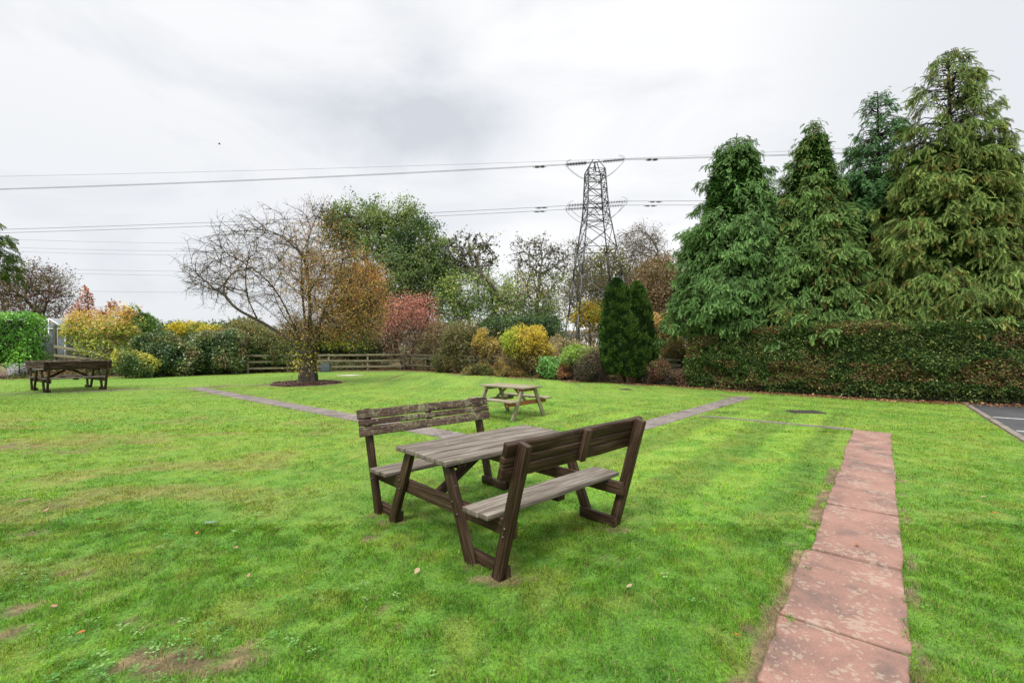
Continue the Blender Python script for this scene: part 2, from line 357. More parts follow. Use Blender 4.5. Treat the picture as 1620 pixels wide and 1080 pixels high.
# ---------------------------------------------------------------- ground sheet
def axis(lo, hi, step, far):
    c = np.arange(lo, hi+step/2, step); out = [c]; d = step; a = hi; r = []
    while a < far: d *= 1.25; a += d; r.append(a)
    d = step; a = lo; l = []
    while a > -far: d *= 1.25; a -= d; l.append(a)
    return np.concatenate([l[::-1], c, r])
def ground():
    xs = axis(-9, 12, .07, 3000); ys = axis(-.5, 12, .07, 3000); nx, ny = len(xs), len(ys)
    X, Y = np.meshgrid(xs, ys); x, y = X.ravel(), Y.ravel()
    ins = inside(x, y); z = terrain(x, y)-.012*(fbm2(x, y, 3., 2)*(ins > 0)*(y < 14))
    c = lawn_col(x, y)*.70; b = bare(x, y)[:, None]; c = c+(soil_col(x, y)-c)*b*.9
    hd = hard(x, y)[:, None]; sc = soil_col(x, y)*.8; c = np.where(hd, sc, c)
    lit = smooth(-ins, -.5, -.1)[:, None]; litc = np.array([.10, .055, .035])*(.6+.9*fbm2(x, y, 9., 2))[:, None]
    c = c+(litc-c)*lit
    fld = smooth(-ins, 4, 14)[:, None]; fc = np.array([.16, .16, .055])*(.6+.8*fbm2(x, y, .3, 3))[:, None]; c = c+(fc-c)*fld
    i = np.arange((ny-1)*(nx-1)); r = i//(nx-1); k = i % (nx-1); a = r*nx+k
    Fq = np.stack([a, a+1, a+nx+1, a+nx], 1)
    me = npmesh('ground', np.stack([x, y, z], 1), Fq, col=c, smooth_shade=True)
    m, t, bs = new_mat('ground'); at = N(t, 'ShaderNodeAttribute', attribute_name='col'); tcn = N(t, 'ShaderNodeTexCoord')
    n1 = noise(t, tcn.outputs['Object'], 60, 5, .7); n2 = noise(t, tcn.outputs['Object'], 7, 4, .6)
    cc = mix(t, 1.0, at.outputs['Color'], ramp(t, n1, [(.3, (.45, .45, .45)), (.7, (1.5, 1.5, 1.4))]), 'MULTIPLY')
    cc = mix(t, 1.0, cc, ramp(t, n2, [(.3, (.85, .85, .85)), (.7, (1.12, 1.12, 1.1))]), 'MULTIPLY')
    t.links.new(cc, bs.inputs['Base Color']); bs.inputs['Roughness'].default_value = .95; bump(t, bs, n1, .8, .02)
    tag(link('ground', me, m), kind='structure')
ground()

# ---------------------------------------------------------------- grass blades
def blades(n, x0, x1, y0, y1, hgt, wid, seed, fr=True):
    g = np.random.default_rng(seed)
    y = y0+(y1-y0)*g.random(n)**.8 if y0 < 3 else y0+(y1-y0)*g.random(n)
    lim = 1.22*np.maximum(y, .5)+2.0
    x = (g.random(n)*2-1)*lim; ok = (x > x0) & (x < x1); x, y = x[ok], y[ok]
    ins = inside(x, y); ok = (ins > .05) & ~hard(x, y); x, y = x[ok], y[ok]
    b = bare(x, y); ok = g.random(len(x)) > b*.80; x, y, b = x[ok], y[ok], b[ok]
    tuft = smooth(fbm2(x, y, 9., 3, 20.), .2, .8); ok = g.random(len(x)) < .35+1.3*tuft; x, y, b, tuft = x[ok], y[ok], b[ok], tuft[ok]
    n = len(x); a = g.random(n)*2*math.pi; comb = fbm2(x, y, 1.3, 2, 30.)*6.28*2
    a = np.where(g.random(n) < .45, comb+g.normal(0, .5, n), a)
    L = hgt*(.45+.9*g.random(n))*(.55+.9*tuft); w = wid*(.6+.8*g.random(n)); lean = .25+.9*g.random(n)
    d = np.stack([np.cos(a), np.sin(a), np.zeros(n)], 1); s = np.stack([-np.sin(a), np.cos(a), np.zeros(n)], 1)
    tw = g.normal(0, .6, n); s = s*np.cos(tw)[:, None]+d*np.sin(tw)[:, None]*.7
    p = np.stack([x, y, np.full(n, -.008)], 1)
    m1 = p+d*(L*lean*.35)[:, None]+np.array([0, 0, 1])*(L*.6)[:, None]
    t1 = p+d*(L*lean)[:, None]+np.array([0, 0, 1])*(L*np.clip(1.02-lean*.45, .3, 1))[:, None]
    W2 = (w/2)[:, None]
    c = lawn_col(x, y); dry = g.random(n) < (.07+.75*b); L = L*(1-.45*b); c = np.where(dry[:, None], np.array([.34, .26, .14])*(.35+.9*g.random((n, 1))), c*(.45+1.05*g.random((n, 1))**1.3)*(.72+.56*fbm2(x, y, 14., 2, 40.))[:, None])
    c[:, 0] *= .85+.35*g.random(n)
    if fr:
        V = np.stack([p-s*W2, p+s*W2, m1+s*W2*.8, m1-s*W2*.8, t1], 1).reshape(-1, 3); i = np.arange(n)*5
        F4 = np.stack([i, i+1, i+2, i+3], 1); F3 = np.stack([i+3, i+2, i+4], 1); return V, F4, F3, c
    V = np.stack([p-s*W2, p+s*W2, t1], 1).reshape(-1, 3); i = np.arange(n)*3
    return V, np.zeros((0, 4), int), np.stack([i, i+1, i+2], 1), c
def grass():
    Vs, F4s, F3s, C4, C3 = [], [], [], [], []; off = 0
    for args in ((400000, -8, 8, 1.0, 4.2, .029, .0034, 1, True), (370000, -14, 14, 4.0, 9.0, .030, .0062, 2, False),
                 (300000, -30, 14, 8.6, 18, .036, .012, 3, False), (130000, -40, 14, 17, 33, .038, .022, 4, False)):
        V, a, b, c = blades(*args); Vs.append(V); F4s.append(a+off); F3s.append(b+off); off += len(V)
        if len(a): C4.append(c)
        C3.append(c)
    me = npmesh('grass', np.concatenate(Vs), np.concatenate(F4s), np.concatenate(F3s), np.concatenate(C4+C3))
    tag(link('grass', me, M['grass']), 'short bright green lawn grass with yellowish and worn patches', 'grass', kind='stuff')
grass()
def kites(P, D, Nn, L, Wd, bend=.15):      # leaf quads: base P, direction D, side from normal Nn
    D = norm(D); s = norm(np.cross(D, Nn)); nn = np.cross(s, D)
    L = L[:, None]; Wd = Wd[:, None]
    a = P; b = P+D*L*.45+s*Wd*.5+nn*L*bend*.3; c = P+D*L-nn*L*bend; d = P+D*L*.45-s*Wd*.5+nn*L*bend*.3
    V = np.stack([a, b, c, d], 1).reshape(-1, 3); i = np.arange(len(P))*4
    return V, np.stack([i, i+1, i+2, i+3], 1)
def weeds():                               # clover and dandelion rosettes in the thin turf
    g = np.random.default_rng(5); P, D, Nn, L, Wd, Cc = [], [], [], [], [], []
    cs = [(150, 1070, 40), (230, 1068, 70), (90, 1000, 60), (60, 930, 60), (30, 920, 50), (300, 1030, 60), (230, 1025, 60), (330, 1005, 50), (60, 900, 40), (200, 1000, 60), (520, 930, 60), (400, 840, 60), (270, 860, 60), (470, 1020, 60), (1500, 950, 100), (900, 960, 120), (1130, 930, 120), (600, 960, 90), (1540, 840, 80), (100, 1060, 60), (270, 848, 40), (700, 1050, 100)]
    for px, py, sp in cs:
        for _ in range(10 if px < 600 else 3):
            q = gp(px+g.normal(0, sp*.55), py+g.normal(0, 14)); k = int(g.integers(5, 11)); r = .009+.012*g.random()
            if hard(np.array([q[0]]), np.array([q[1]]))[0]: continue
            cc = np.array([.10, .26, .05]) if g.random() < .6 else np.array([.20, .34, .10])
            for i in range(k):
                a = i/k*6.28+g.normal(0, .3); st = r*(.2+.9*g.random())
                P.append([q[0]+math.cos(a)*st, q[1]+math.sin(a)*st, .012+.02*g.random()]); D.append([math.cos(a), math.sin(a), .25+g.normal(0, .2)]); Nn.append([0, 0, 1]); L.append(r); Wd.append(r*.85); Cc.append(cc*(.7+.6*g.random()))
    V, Fq = kites(np.array(P), np.array(D), np.array(Nn, float), np.array(L), np.array(Wd))
    tag(link('weeds', npmesh('weeds', V, Fq, col=np.array(Cc)), M['leaf']), 'small clover and dandelion leaves spread through the worn turf', 'weeds', kind='stuff')
weeds()

# ---------------------------------------------------------------- paths, kerb, car park, beds
def poly_prism(name, polys, z0, z1, mat, kind='structure', uvs=False, bevel=.006):
    V, Fq, n = [], [], 0
    for P in polys:
        for z in (z0, z1):
            for p in P: V.append((p[0], p[1], z+(p[2] if len(p) > 2 else 0)))
        Fq.append((n+4, n+5, n+6, n+7))
        for i in range(4): j = (i+1) % 4; Fq.append((n+i, n+j, n+4+j, n+4+i))
        n += 8
    o = link(name, npmesh(name, np.array(V), np.array(Fq)), mat)
    if bevel: m = o.modifiers.new('bevel', 'BEVEL'); m.width = bevel; m.segments = 2
    if kind: o['kind'] = kind
    return o
def slab_mat(name, base, stain, lich, lt=(.60, .63), ls=9):
    m, t, b = new_mat(name); tcn = N(t, 'ShaderNodeTexCoord'); o = tcn.outputs['Object']
    n1 = noise(t, o, 2.2, 5, .65, .3); n2 = noise(t, o, 130, 4, .7)
    c = ramp(t, n1, [(.36, stain), (.50, base), (.68, tuple(x*1.25 for x in base))])
    vo = N(t, 'ShaderNodeTexVoronoi'); vo.inputs['Scale'].default_value = ls; vo.inputs['Randomness'].default_value = 1
    dn = N(t, 'ShaderNodeVectorMath', operation='ADD'); t.links.new(o, dn.inputs[0])
    nv = N(t, 'ShaderNodeTexNoise'); nv.inputs['Scale'].default_value = 22; nv.inputs['Detail'].default_value = 4; t.links.new(o, nv.inputs['Vector'])
    sc = N(t, 'ShaderNodeVectorMath', operation='SCALE'); sc.inputs['Scale'].default_value = .09; t.links.new(nv.outputs['Color'], sc.inputs[0]); t.links.new(sc.outputs[0], dn.inputs[1])
    t.links.new(dn.outputs[0], vo.inputs['Vector'])
    thr = math_n(t, 'MULTIPLY', math_n(t, 'SUBTRACT', noise(t, o, 3.6, 4), .34), 1.9)
    thr = math_n(t, 'ADD', thr, math_n(t, 'MULTIPLY', math_n(t, 'SUBTRACT', noise(t, o, 40, 3), .5), .5))
    lm = ramp(t, math_n(t, 'SUBTRACT', thr, vo.outputs['Distance']), [(.0, (0, 0, 0)), (.05, (1, 1, 1))])
    nl = ramp(t, noise(t, o, ls*6, 6, .75), [(lt[0], (0, 0, 0)), (lt[1]+.03, (.45, .45, .45))])
    c = mix(t, math_n(t, 'MULTIPLY', lm, .48), c, lich); c = mix(t, nl, c, tuple(x*.9 for x in lich))
    c = mix(t, 1.0, c, ramp(t, n2, [(.3, (.72, .72, .72)), (.7, (1.22, 1.2, 1.2))]), 'MULTIPLY')
    t.links.new(c, b.inputs['Base Color']); b.inputs['Roughness'].default_value = .75; bump(t, b, n2, .35, .004); return m
red = slab_mat('red_slab', (.225, .122, .092), (.130, .082, .066), (.33, .275, .21), ls=24)
grey = slab_mat('grey_slab', (.150, .125, .110), (.085, .070, .064), (.28, .25, .22), (.62, .66), 14)
js = [-2.6, -1.62, -.72, .0, 1.16, 2.52, 3.93, 5.25, 6.55, 7.42, 7.86]; P = []
for i, (a, b) in enumerate(zip(js[:-1], js[1:])):
    a += .014; b -= .014; o = random.uniform(-.012, .012); w = .04 if i == 3 else (.025 if i == 2 else 0)
    t0, t1 = random.uniform(-.006, .007), random.uniform(-.006, .007)
    pa = PATHA+TD*a; pb = PATHA+TD*b
    P.append([(*(pa+ND*(o-w)), t0), (*(pa+ND*(PW+o)), t0), (*(pb+ND*(PW+o)), t1), (*(pb+ND*(o-w)), t1)])
def ragged(name, P, mat, zt, amp):          # slabs with worn, uneven long edges
    g = np.random.default_rng(3); V, Fq, n = [], [], 0; K = 26
    for A_, B_, C_, D_ in P:
        A_, B_, C_, D_ = [np.array(q, float) for q in (A_, B_, C_, D_)]; L = np.linalg.norm(C_[:2]-B_[:2]); across = (B_-A_)/np.linalg.norm(B_-A_)
        for i in range(K+1):
            t = i/K; l = A_+(D_-A_)*t; r = B_+(C_-B_)*t; q = np.array([[l[0]*5, l[1]*5, 0.], [r[0]*5, r[1]*5, 7.]]); w = fbm(q, 3)-.5; e = 1-max(0, 1-min(t, 1-t)*K)*.3
            l = l+across*(w[0]*amp*2.4+.012*(1-e)); r = r+across*(w[1]*amp*1.6-.012*(1-e)); zz = zt+l[2]-.003*(i in (0, K))
            V += [(l[0], l[1], -.06), (l[0]+across[0]*.004, l[1]+across[1]*.004, zz-.004), (l[0]+across[0]*.016, l[1]+across[1]*.016, zz), (r[0]-across[0]*.016, r[1]-across[1]*.016, zz), (r[0]-across[0]*.004, r[1]-across[1]*.004, zz-.004), (r[0], r[1], -.06)]
        for i in range(K):
            for j in range(5): b = n+i*6+j; Fq.append((b, b+6, b+7, b+1))
        for b in (n, n+K*6): Fq += [(b, b+1, b+4, b+5), (b+1, b+2, b+3, b+4)]
        n += (K+1)*6
    link(name, npmesh(name, np.array(V), np.array(Fq)), mat)['kind'] = 'structure'
ragged('path', P, red, .012, .022)
P = []
for a, b, w in GPATHS:
    L = np.linalg.norm(b-a); d = (b-a)/L; n_ = np.array([d[1], -d[0]]); k = max(1, round(L/.95)); s0 = 0
    if a is XJ: s0 = .27
    for i in range(k):
        x0 = max(i*L/k, s0)+.004; x1 = (i+1)*L/k-.004
        if x1 < x0+.05: continue
        pa, pb = a+d*x0, a+d*x1; z = random.uniform(-.003, .003)
        P.append([(*(pa+n_*w), z), (*(pb+n_*w), z), (*(pb-n_*w), z), (*(pa-n_*w), z)])
for a, b, w in STRIPS:
    L = np.linalg.norm(b-a); d = (b-a)/L; n_ = np.array([d[1], -d[0]]); k = max(1, round(L/.9))
    for i in range(k):
        pa, pb = a+d*(i*L/k+.004), a+d*((i+1)*L/k-.004); P.append([(*(pa+n_*w), 0), (*(pb+n_*w), 0), (*(pb-n_*w), 0), (*(pa-n_*w), 0)])
ragged('path', P, grey, .010, .012)
def asphalt_mat():
    m, t, b = new_mat('asphalt'); tcn = N(t, 'ShaderNodeTexCoord'); n = noise(t, tcn.outputs['Object'], 90, 4, .7); n2 = noise(t, tcn.outputs['Object'], 1.2, 4)
    c = mix(t, 1.0, ramp(t, n, [(.3, (.05, .05, .054)), (.72, (.15, .15, .155))]), ramp(t, n2, [(.35, (.75, .75, .75)), (.65, (1.15, 1.15, 1.15))]), 'MULTIPLY')
    t.links.new(c, b.inputs['Base Color']); b.inputs['Roughness'].default_value = .7; bump(t, b, n, .5, .005); return m
K0, K1 = KERB; kb = kn*.11
poly_prism('kerb', [[tuple(K0+kd*(i*.92+.004)), tuple(K0+kd*(i*.92+.916)), tuple(K0+kd*(i*.92+.916)+kb), tuple(K0+kd*(i*.92+.004)+kb)] for i in range(13)], -.08, .018, slab_mat('kerb_stone', (.17, .145, .115), (.09, .075, .06), (.27, .24, .19)))
a0 = K0+kb-kd*0.6; a1 = K1+kb
poly_prism('car_park', [[tuple(a0), tuple(a1), tuple(a1+kn*9), tuple(a0+kn*9)]], -.08, .004, asphalt_mat(), bevel=0)
wp = plain('road_paint', (.62, .62, .60), .6, 0, .12, 30); P = []
for q in (gp(1566, 659.2), gp(1593, 680), gp(1640, 708)):
    s = (q-K0)@kd; p = K0+kd*s+kb+kn*.04; P.append([tuple(p), tuple(p+kd*.075), tuple(p+kd*.075+kn*4.6), tuple(p+kn*4.6)])
poly_prism('parking_lines', P, .003, .008, wp, bevel=0)

# scattered chips: mulch bed and leaf litter
def chips(name, pts, cols, size, zb, mat, label, cat, g):
    n = len(pts); a = g.random(n)*6.28; D = np.stack([np.cos(a), np.sin(a), g.normal(0, .35, n)], 1); Nn = np.stack([g.normal(0, .4, n), g.normal(0, .4, n), np.ones(n)], 1)
    P = np.column_stack([pts, zb+g.random(n)*.02]); L = size*(.5+g.random(n)); V, Fq = kites(P, D, Nn, L, L*(.4+.4*g.random(n)), .2)
    return tag(link(name, npmesh(name, V, Fq, col=cols), mat), label, cat, kind='stuff')
g = np.random.default_rng(11)
r = 1.34*np.sqrt(g.random(7000)); a = g.random(7000)*6.28; r = r*(1+.10*np.sin(a*3)+.05*np.sin(a*7))
mp_ = np.stack([MULCH[0]+r*np.cos(a), MULCH[1]+r*np.sin(a)], 1)
th_ = np.linspace(0, 2*math.pi, 49)[:-1]; V = [(MULCH[0], MULCH[1], .075)]
for rr, zz in ((.7, .06), (1.2, .035), (1.46, -.004)):
    for q in th_: V.append((MULCH[0]+rr*(1+.08*math.sin(q*3))*math.cos(q), MULCH[1]+rr*(1+.08*math.sin(q*3))*math.sin(q), zz))
F3 = [(0, 1+i, 1+(i+1) % 48) for i in range(48)]; F4 = [(1+48*k+i, 49+48*k+i, 49+48*k+(i+1) % 48, 1+48*k+(i+1) % 48) for k in range(2) for i in range(48)]
o = link('soil', npmesh('soil', np.array(V), np.array(F4), np.array(F3), smooth_shade=True), plain('mulch_soil', (.085, .045, .038), .95, 0, .3, 30)); o['kind'] = 'structure'
zz = .075-.05*(r/1.45)**2
o = chips('bark_mulch', mp_, np.array([.13, .080, .068])*(.4+1.1*g.random((7000, 1))), .07, 0, M['dead_leaf'], 'purplish brown bark mulch heaped around the trunk of the half bare tree', 'mulch', g)
co_ = np.empty(len(o.data.vertices)*3, np.float32); o.data.vertices.foreach_get('co', co_); co_ = co_.reshape(-1, 3); co_[:, 2] += np.repeat(zz, 4); o.data.vertices.foreach_set('co', co_.ravel())
pts = []
for a_, b_ in zip(BORD[1:-1], BORD[2:]):
    L = np.linalg.norm(b_-a_); n_ = int(L*(260 if a_[0] > 1 else 90)); t_ = g.random(n_); d_ = (b_-a_)/L; q = np.array([d_[1], -d_[0]]); q = q if q[1] < 0 else -q
    pts.append(a_+(b_-a_)*t_[:, None]+q*(g.random((n_, 1))**1.3*.95-.15))
pts = np.concatenate(pts); n_ = len(pts); pal = np.array([(.30, .11, .05), (.20, .08, .045), (.36, .2, .08), (.13, .07, .04), (.42, .26, .12)])
chips('leaf_litter', pts, pal[g.integers(0, 5, n_)]*(.5+.8*g.random((n_, 1))), .06, .005, M['dead_leaf'], 'russet fallen leaves and needles littering the soil strip under the hedges', 'leaf litter', g)

# ---------------------------------------------------------------- tree machinery
def prisms(P0, P1, r0, r1, k):
    d = norm(P1-P0); ref = np.where(np.abs(d[:, 2:3]) < .9, np.array([[0, 0, 1.]]), np.array([[1., 0, 0]])); u = norm(np.cross(d, ref)); w = np.cross(d, u)
    n = len(P0); an = np.arange(k)*2*math.pi/k; cs, sn = np.cos(an)[None, :, None], np.sin(an)[None, :, None]; ring = u[:, None]*cs+w[:, None]*sn
    V = np.concatenate([P0[:, None]+ring*r0[:, None, None], P1[:, None]+ring*r1[:, None, None]], 1).reshape(-1, 3)
    b = (np.arange(n)*2*k)[:, None]; i = np.arange(k)[None]; j = (i+1) % k
    return V, np.stack([b+i, b+j, b+k+j, b+k+i], 2).reshape(-1, 4)
def wood_mesh(name, segs, mat, parent, k=5):
    P0, P1, r0, r1 = segs; V, Fq = prisms(P0, P1, r0, r1, k); return link(name, npmesh(name, V, Fq, smooth_shade=True), mat, parent)
def ell_sample(ells, n, g, lo=.0):          # ells: centre(3), radii(3), weight
    w = np.array([e[2] for e in ells], float); w /= w.sum(); pick = g.choice(len(ells), n, p=w)
    c = np.array([e[0] for e in ells])[pick]; r = np.array([e[1] for e in ells])[pick]
    d = norm(g.normal(size=(n, 3))); t = (lo**3+(1-lo**3)*g.random(n))**(1/3)
    lump = 1+.30*(fbm(d*2.2+c*.37, 2)-.5)
    return c+d*r*(t*lump)[:, None], d
def skeleton(roots, dirs, targets, step, g, wig=.06, droop=0.0, a=.9, tr=None, cv=.3):
    cap = len(roots)+len(targets)*14; P = np.zeros((cap, 3)); Dd = np.zeros((cap, 3)); par = np.full(cap, -1); n = len(roots); P[:n] = roots; Dd[:n] = dirs
    if tr is not None: par[:n] = tr
    tips = []
    for t in targets:
        df = t-P[:n]; ds = np.linalg.norm(df, axis=1)+1e-6; cs = (df*Dd[:n]).sum(1)/ds
        cost = ds*(1+a*(1-cs)); i = int(np.argmin(cost)); L = ds[i]; m = max(1, min(12, int(round(L/step))))
        if n+m >= cap: break
        p0 = P[i].copy(); c1 = p0+Dd[i]*L*cv; j = i; prev = p0
        for q in range(1, m+1):
            s = q/m; p = (1-s)**2*p0+2*s*(1-s)*c1+s*s*t+(g.normal(0, wig, 3)*min(L, 1.2) if q < m else 0)
            p[2] -= droop*s*s*L*.3
            P[n] = p; dd = p-prev; Dd[n] = dd/(np.linalg.norm(dd)+1e-9); par[n] = j; j = n; prev = p; n += 1
        tips.append(j)
    return P[:n], Dd[:n], par[:n], np.array(tips)
def radii(par, R0, rt, nroot, ex=.5):
    w = np.ones(len(par)); 
    for i in range(len(par)-1, -1, -1):
        if par[i] >= 0: w[par[i]] += w[i]
    return rt+(R0-rt)*(w/w.max())**ex
LEAF_Z = np.array([0, 0, 1.]); TIPS = {}
def leaf_cloud(name, P, out, size, cols, mat, parent, g, asp=.55, up=.5, var=.35, hang=0.0):
    n = len(P); D = norm(g.normal(size=(n, 3))+out*.5+np.array([0, 0, -hang])); Nn = norm(g.normal(size=(n, 3))*.8+out*.6+LEAF_Z*up)
    L = size*(.6+.8*g.random(n)); V, Fq = kites(P, D, Nn, L, L*asp*(.8+.4*g.random(n)), .12)
    c = cols*(1.0 if mat is M['dead_leaf'] else 1.2)*(1-var+2*var*g.random((n, 1)))
    return link(name, npmesh(name, V, Fq, col=c), mat, parent)
def pick(pal, n, g, P=None, sc=.9, seed=0.):    # palette choice in clumps plus speckle
    pal = np.array(pal, float); k = len(pal)
    f = fbm(P*sc+seed, 2)*1.9-.45+g.normal(0, .16, n) if P is not None else g.random(n)
    i = np.clip((f*k).astype(int), 0, k-1); return pal[i]
def E(px, py, rx, ry, D, w=None, rd=None, dD=0): # ellipsoid from photo pixels at depth D
    c = pt(px, py, D); c[1] += dD; r = np.array([rx/F*D, (rd if rd is not None else rx)/F*D, ry/F*D]); return (c, r, w if w is not None else rx*rx*ry)
def make_tree(name, label, cat, px, pyb, D, ells, R0, nt, nleaf, size, pal, trunk_top=None, bark_m='bark', nstem=1, rt=.006, twigs=2, twl=.35, leaf_f=None, group=None, a=.9, wig=.06, spread=.25, droop=0., up=.5, asp=.55, seed=1, ex=.5, leafmat='leaf', seeds=None, sc=.9, lo=.2, hang=0., clump=0, zb=None, var=.35):
    g = np.random.default_rng(seed); base = pt(px, pyb, D); base[2] = terrain(base[:1], base[1:2])[0]-.03 if zb is None else zb
    tp = pt(px, trunk_top if trunk_top else pyb-5, D)[2]; roots, dirs, tr = [], [], []
    for s in range(nstem):
        b = base+np.array([g.normal(0, .09*nstem**.5), g.normal(0, .09*nstem**.5), 0]) if nstem > 1 else base
        lean = g.normal(0, .25 if nstem > 1 else .03, 2); hh = max(.25, tp-base[2])*(g.uniform(.7, 1.1) if nstem > 1 else 1); k = max(2, int(hh/.4))
        for i in range(k):
            t = i/(k-1); p = b+np.array([lean[0]*t*hh, lean[1]*t*hh, hh*t])+(g.normal(0, .02, 3) if i else 0)*min(1, hh*.3); tr.append(len(roots)-1 if i else -1); roots.append(p)
            dirs.append(norm(np.array([lean[0], lean[1], 1.])))
    if seeds:                              # stout limbs already shaped, growing out of the bole
        roots, dirs, tr = [base+np.array([0, 0, .9])], [LEAF_Z], [-1]
        for an, tx, ty, tz in seeds:
            s_ = np.array([.15*math.cos(an), .10*math.sin(an), 1.15]); e_ = np.array([tx, ty, tz]); c_ = s_+np.array([.18*tx, .15*ty, 1.0]); last = 0; pr = None
            for q in range(9):
                t = q/8; p = (1-t)**2*s_+2*t*(1-t)*c_+t*t*e_+(g.normal(0, .04, 3) if q else 0); d_ = norm(p-(pr if pr is not None else np.array([0, 0, .6]))); roots.append(base+p); dirs.append(d_); tr.append(last); last = len(roots)-1; pr = p
    T, _ = ell_sample(ells, nt, g, lo); T[:, 2] = np.maximum(T[:, 2], base[2]+.12)
    P, Dd, par, tips = skeleton(np.array(roots), np.array(dirs), T, max(.25, np.ptp(T[:, 2])/16), g, wig, droop, a, np.array(tr), .16 if seeds else .3)
    rd = radii(par, R0*(2.1 if seeds else 1), rt, 1, ex)
    best = np.full(len(P), -1)
    for q in range(len(P)-1, 0, -1):
        if par[q] >= 0 and (best[par[q]] < 0 or rd[q] > rd[best[par[q]]]): best[par[q]] = q
    ii = np.where((par >= 0) & (best >= 0))[0]
    for _ in range(4): P[ii] = .5*P[ii]+.25*(P[par[ii]]+P[best[ii]])
    root = thing(name, label, cat, base, 0, group)
    P = P-base; ch = np.where(par >= 0)[0]; pr = par[ch]
    r1 = rd[ch]; r0 = np.minimum(rd[pr], r1*1.7); thick = r1 > max(.03, R0*.22); e = np.where(thick, .25, .0)[:, None]; P0 = P[pr]-(P[ch]-P[pr])*e*.5
    flare = np.where((P0[:, 2] < .3), 1.35, 1.0)
    if thick.any(): wood_mesh('trunk', (P0[thick], P[ch][thick], (r0*flare)[thick], r1[thick]), M[bark_m], root, 9)
    th = ~thick; a0, a1, b0, b1 = P[pr][th], P[ch][th], r0[th], r1[th]
    if twigs:                              # fine twigs off every outer node
        src = np.repeat(np.where(rd < rd.min()*4+.004)[0], twigs); d = norm(Dd[src]+g.normal(0, .65, (len(src), 3))+np.array([0, 0, -droop*.6])); L = twl*(.4+.8*g.random(len(src)))
        p1 = P[src]+d*L[:, None]*.5; d2 = norm(d+g.normal(0, .35, (len(src), 3))+np.array([0, 0, -droop*.6])); p2 = p1+d2*L[:, None]*.5
        a0 = np.concatenate([a0, P[src], p1]); a1 = np.concatenate([a1, p1, p2]); b0 = np.concatenate([b0, np.full(len(src), rt), np.full(len(src), rt*.7)]); b1 = np.concatenate([b1, np.full(len(src), rt*.7), np.full(len(src), rt*.4)])
        lp = np.concatenate([P[tips], p1, p2])
    else: lp = P[tips]
    wood_mesh('branches', (a0, a1, b0, b1), M[bark_m], root, 4); TIPS[name] = lp
    if nleaf:
        c0 = np.average([e[0] for e in ells], axis=0)-base; s_ = g.integers(0, len(lp), nleaf); Lp = lp[s_]+g.normal(0, spread, (nleaf, 3))*np.array([1, 1, .8])
        if leaf_f is not None: Lp = Lp[g.random(nleaf) < leaf_f(Lp+base)]
        out = norm(Lp-c0); cols = pick(pal, len(Lp), g, Lp+base, sc, seed*3.1) if not callable(pal) else pal(Lp+base, g)
        leaf_cloud('crown', Lp, out, size, cols, M[leafmat], root, g, asp, up, var, hang)
    return root
def pxs(P): return 810+P[:, 0]/P[:, 1]*F, HY-(P[:, 2]-H)/P[:, 1]*F

exec_marker = None
# ---------------------------------------------------------------- half-bare tree in the mulch ring
LIMBS = ((2.9, -1.9, .2, 3.3), (2.4, -1.2, -.5, 4.3), (1.7, -.5, .4, 4.6), (1.0, .2, -.3, 4.6), (.4, .9, .3, 4.2), (-.2, 1.4, -.4, 3.4), (.1, 1.4, .5, 2.2), (3.3, -2.5, -.3, 3.0), (-1.2, .6, -1.2, 3.4), (1.6, -.4, 1.3, 3.6))
def hawthorn():
    D = 19.8; pal = lambda P, g: hcol(P, g)
    def hcol(P, g):
        x, y = pxs(P); n = len(P); f = g.random(n)
        c = np.where((f < .40)[:, None], np.array([.42, .23, .09]), np.where((f < .68)[:, None], np.array([.38, .30, .09]), np.where((f < .84)[:, None], np.array([.22, .23, .06]), np.array([.27, .10, .05]))))
        low = (y > 540)[:, None]; c = np.where(low, np.where((f < .7)[:, None], np.array([.38, .36, .04]), np.array([.22, .27, .04])), c); return c
    def lf(P):
        x, y = pxs(P); r = smooth(x, 405, 500)*.95; r = np.maximum(r, .12*smooth(x, 300, 380)); r = r*(1-.75*np.exp(-((x-485)/26)**2-((y-535)/34)**2)); r = np.maximum(r, smooth(y, 465, 500)*smooth(x, 435, 490)*.7)
        cl = smooth(fbm(P*1.5+4, 2), .30, .62); return r*(.42+.58*cl)*np.where((y < 350), .12, np.where(y < 395, .5, 1))+.03
    ells = [E(400, 420, 98, 82, D, 5), E(355, 440, 62, 55, D, 3), E(440, 385, 70, 62, D, 3), E(505, 395, 62, 78, D, 3), E(540, 450, 66, 78, D, 7), E(560, 500, 50, 48, D, 5), E(575, 470, 42, 60, D, 4), E(480, 450, 62, 72, D, 3), E(505, 340, 26, 32, D, .8), E(322, 432, 32, 30, D, 1), E(495, 520, 56, 32, D, 3)]
    return make_tree('hawthorn_tree', 'spreading tree with bare left side and russet leaves on its right, in a mulch ring', 'tree', 487, 606.5, D, ells, .088, 3000, 84000, .058, pal, 558, 'bark', 1, .0052, 3, .42, lf, a=1.0, wig=.045, spread=.12, droop=.08, seed=21, ex=.60, lo=.1, asp=.6, seeds=LIMBS)
HT = hawthorn()
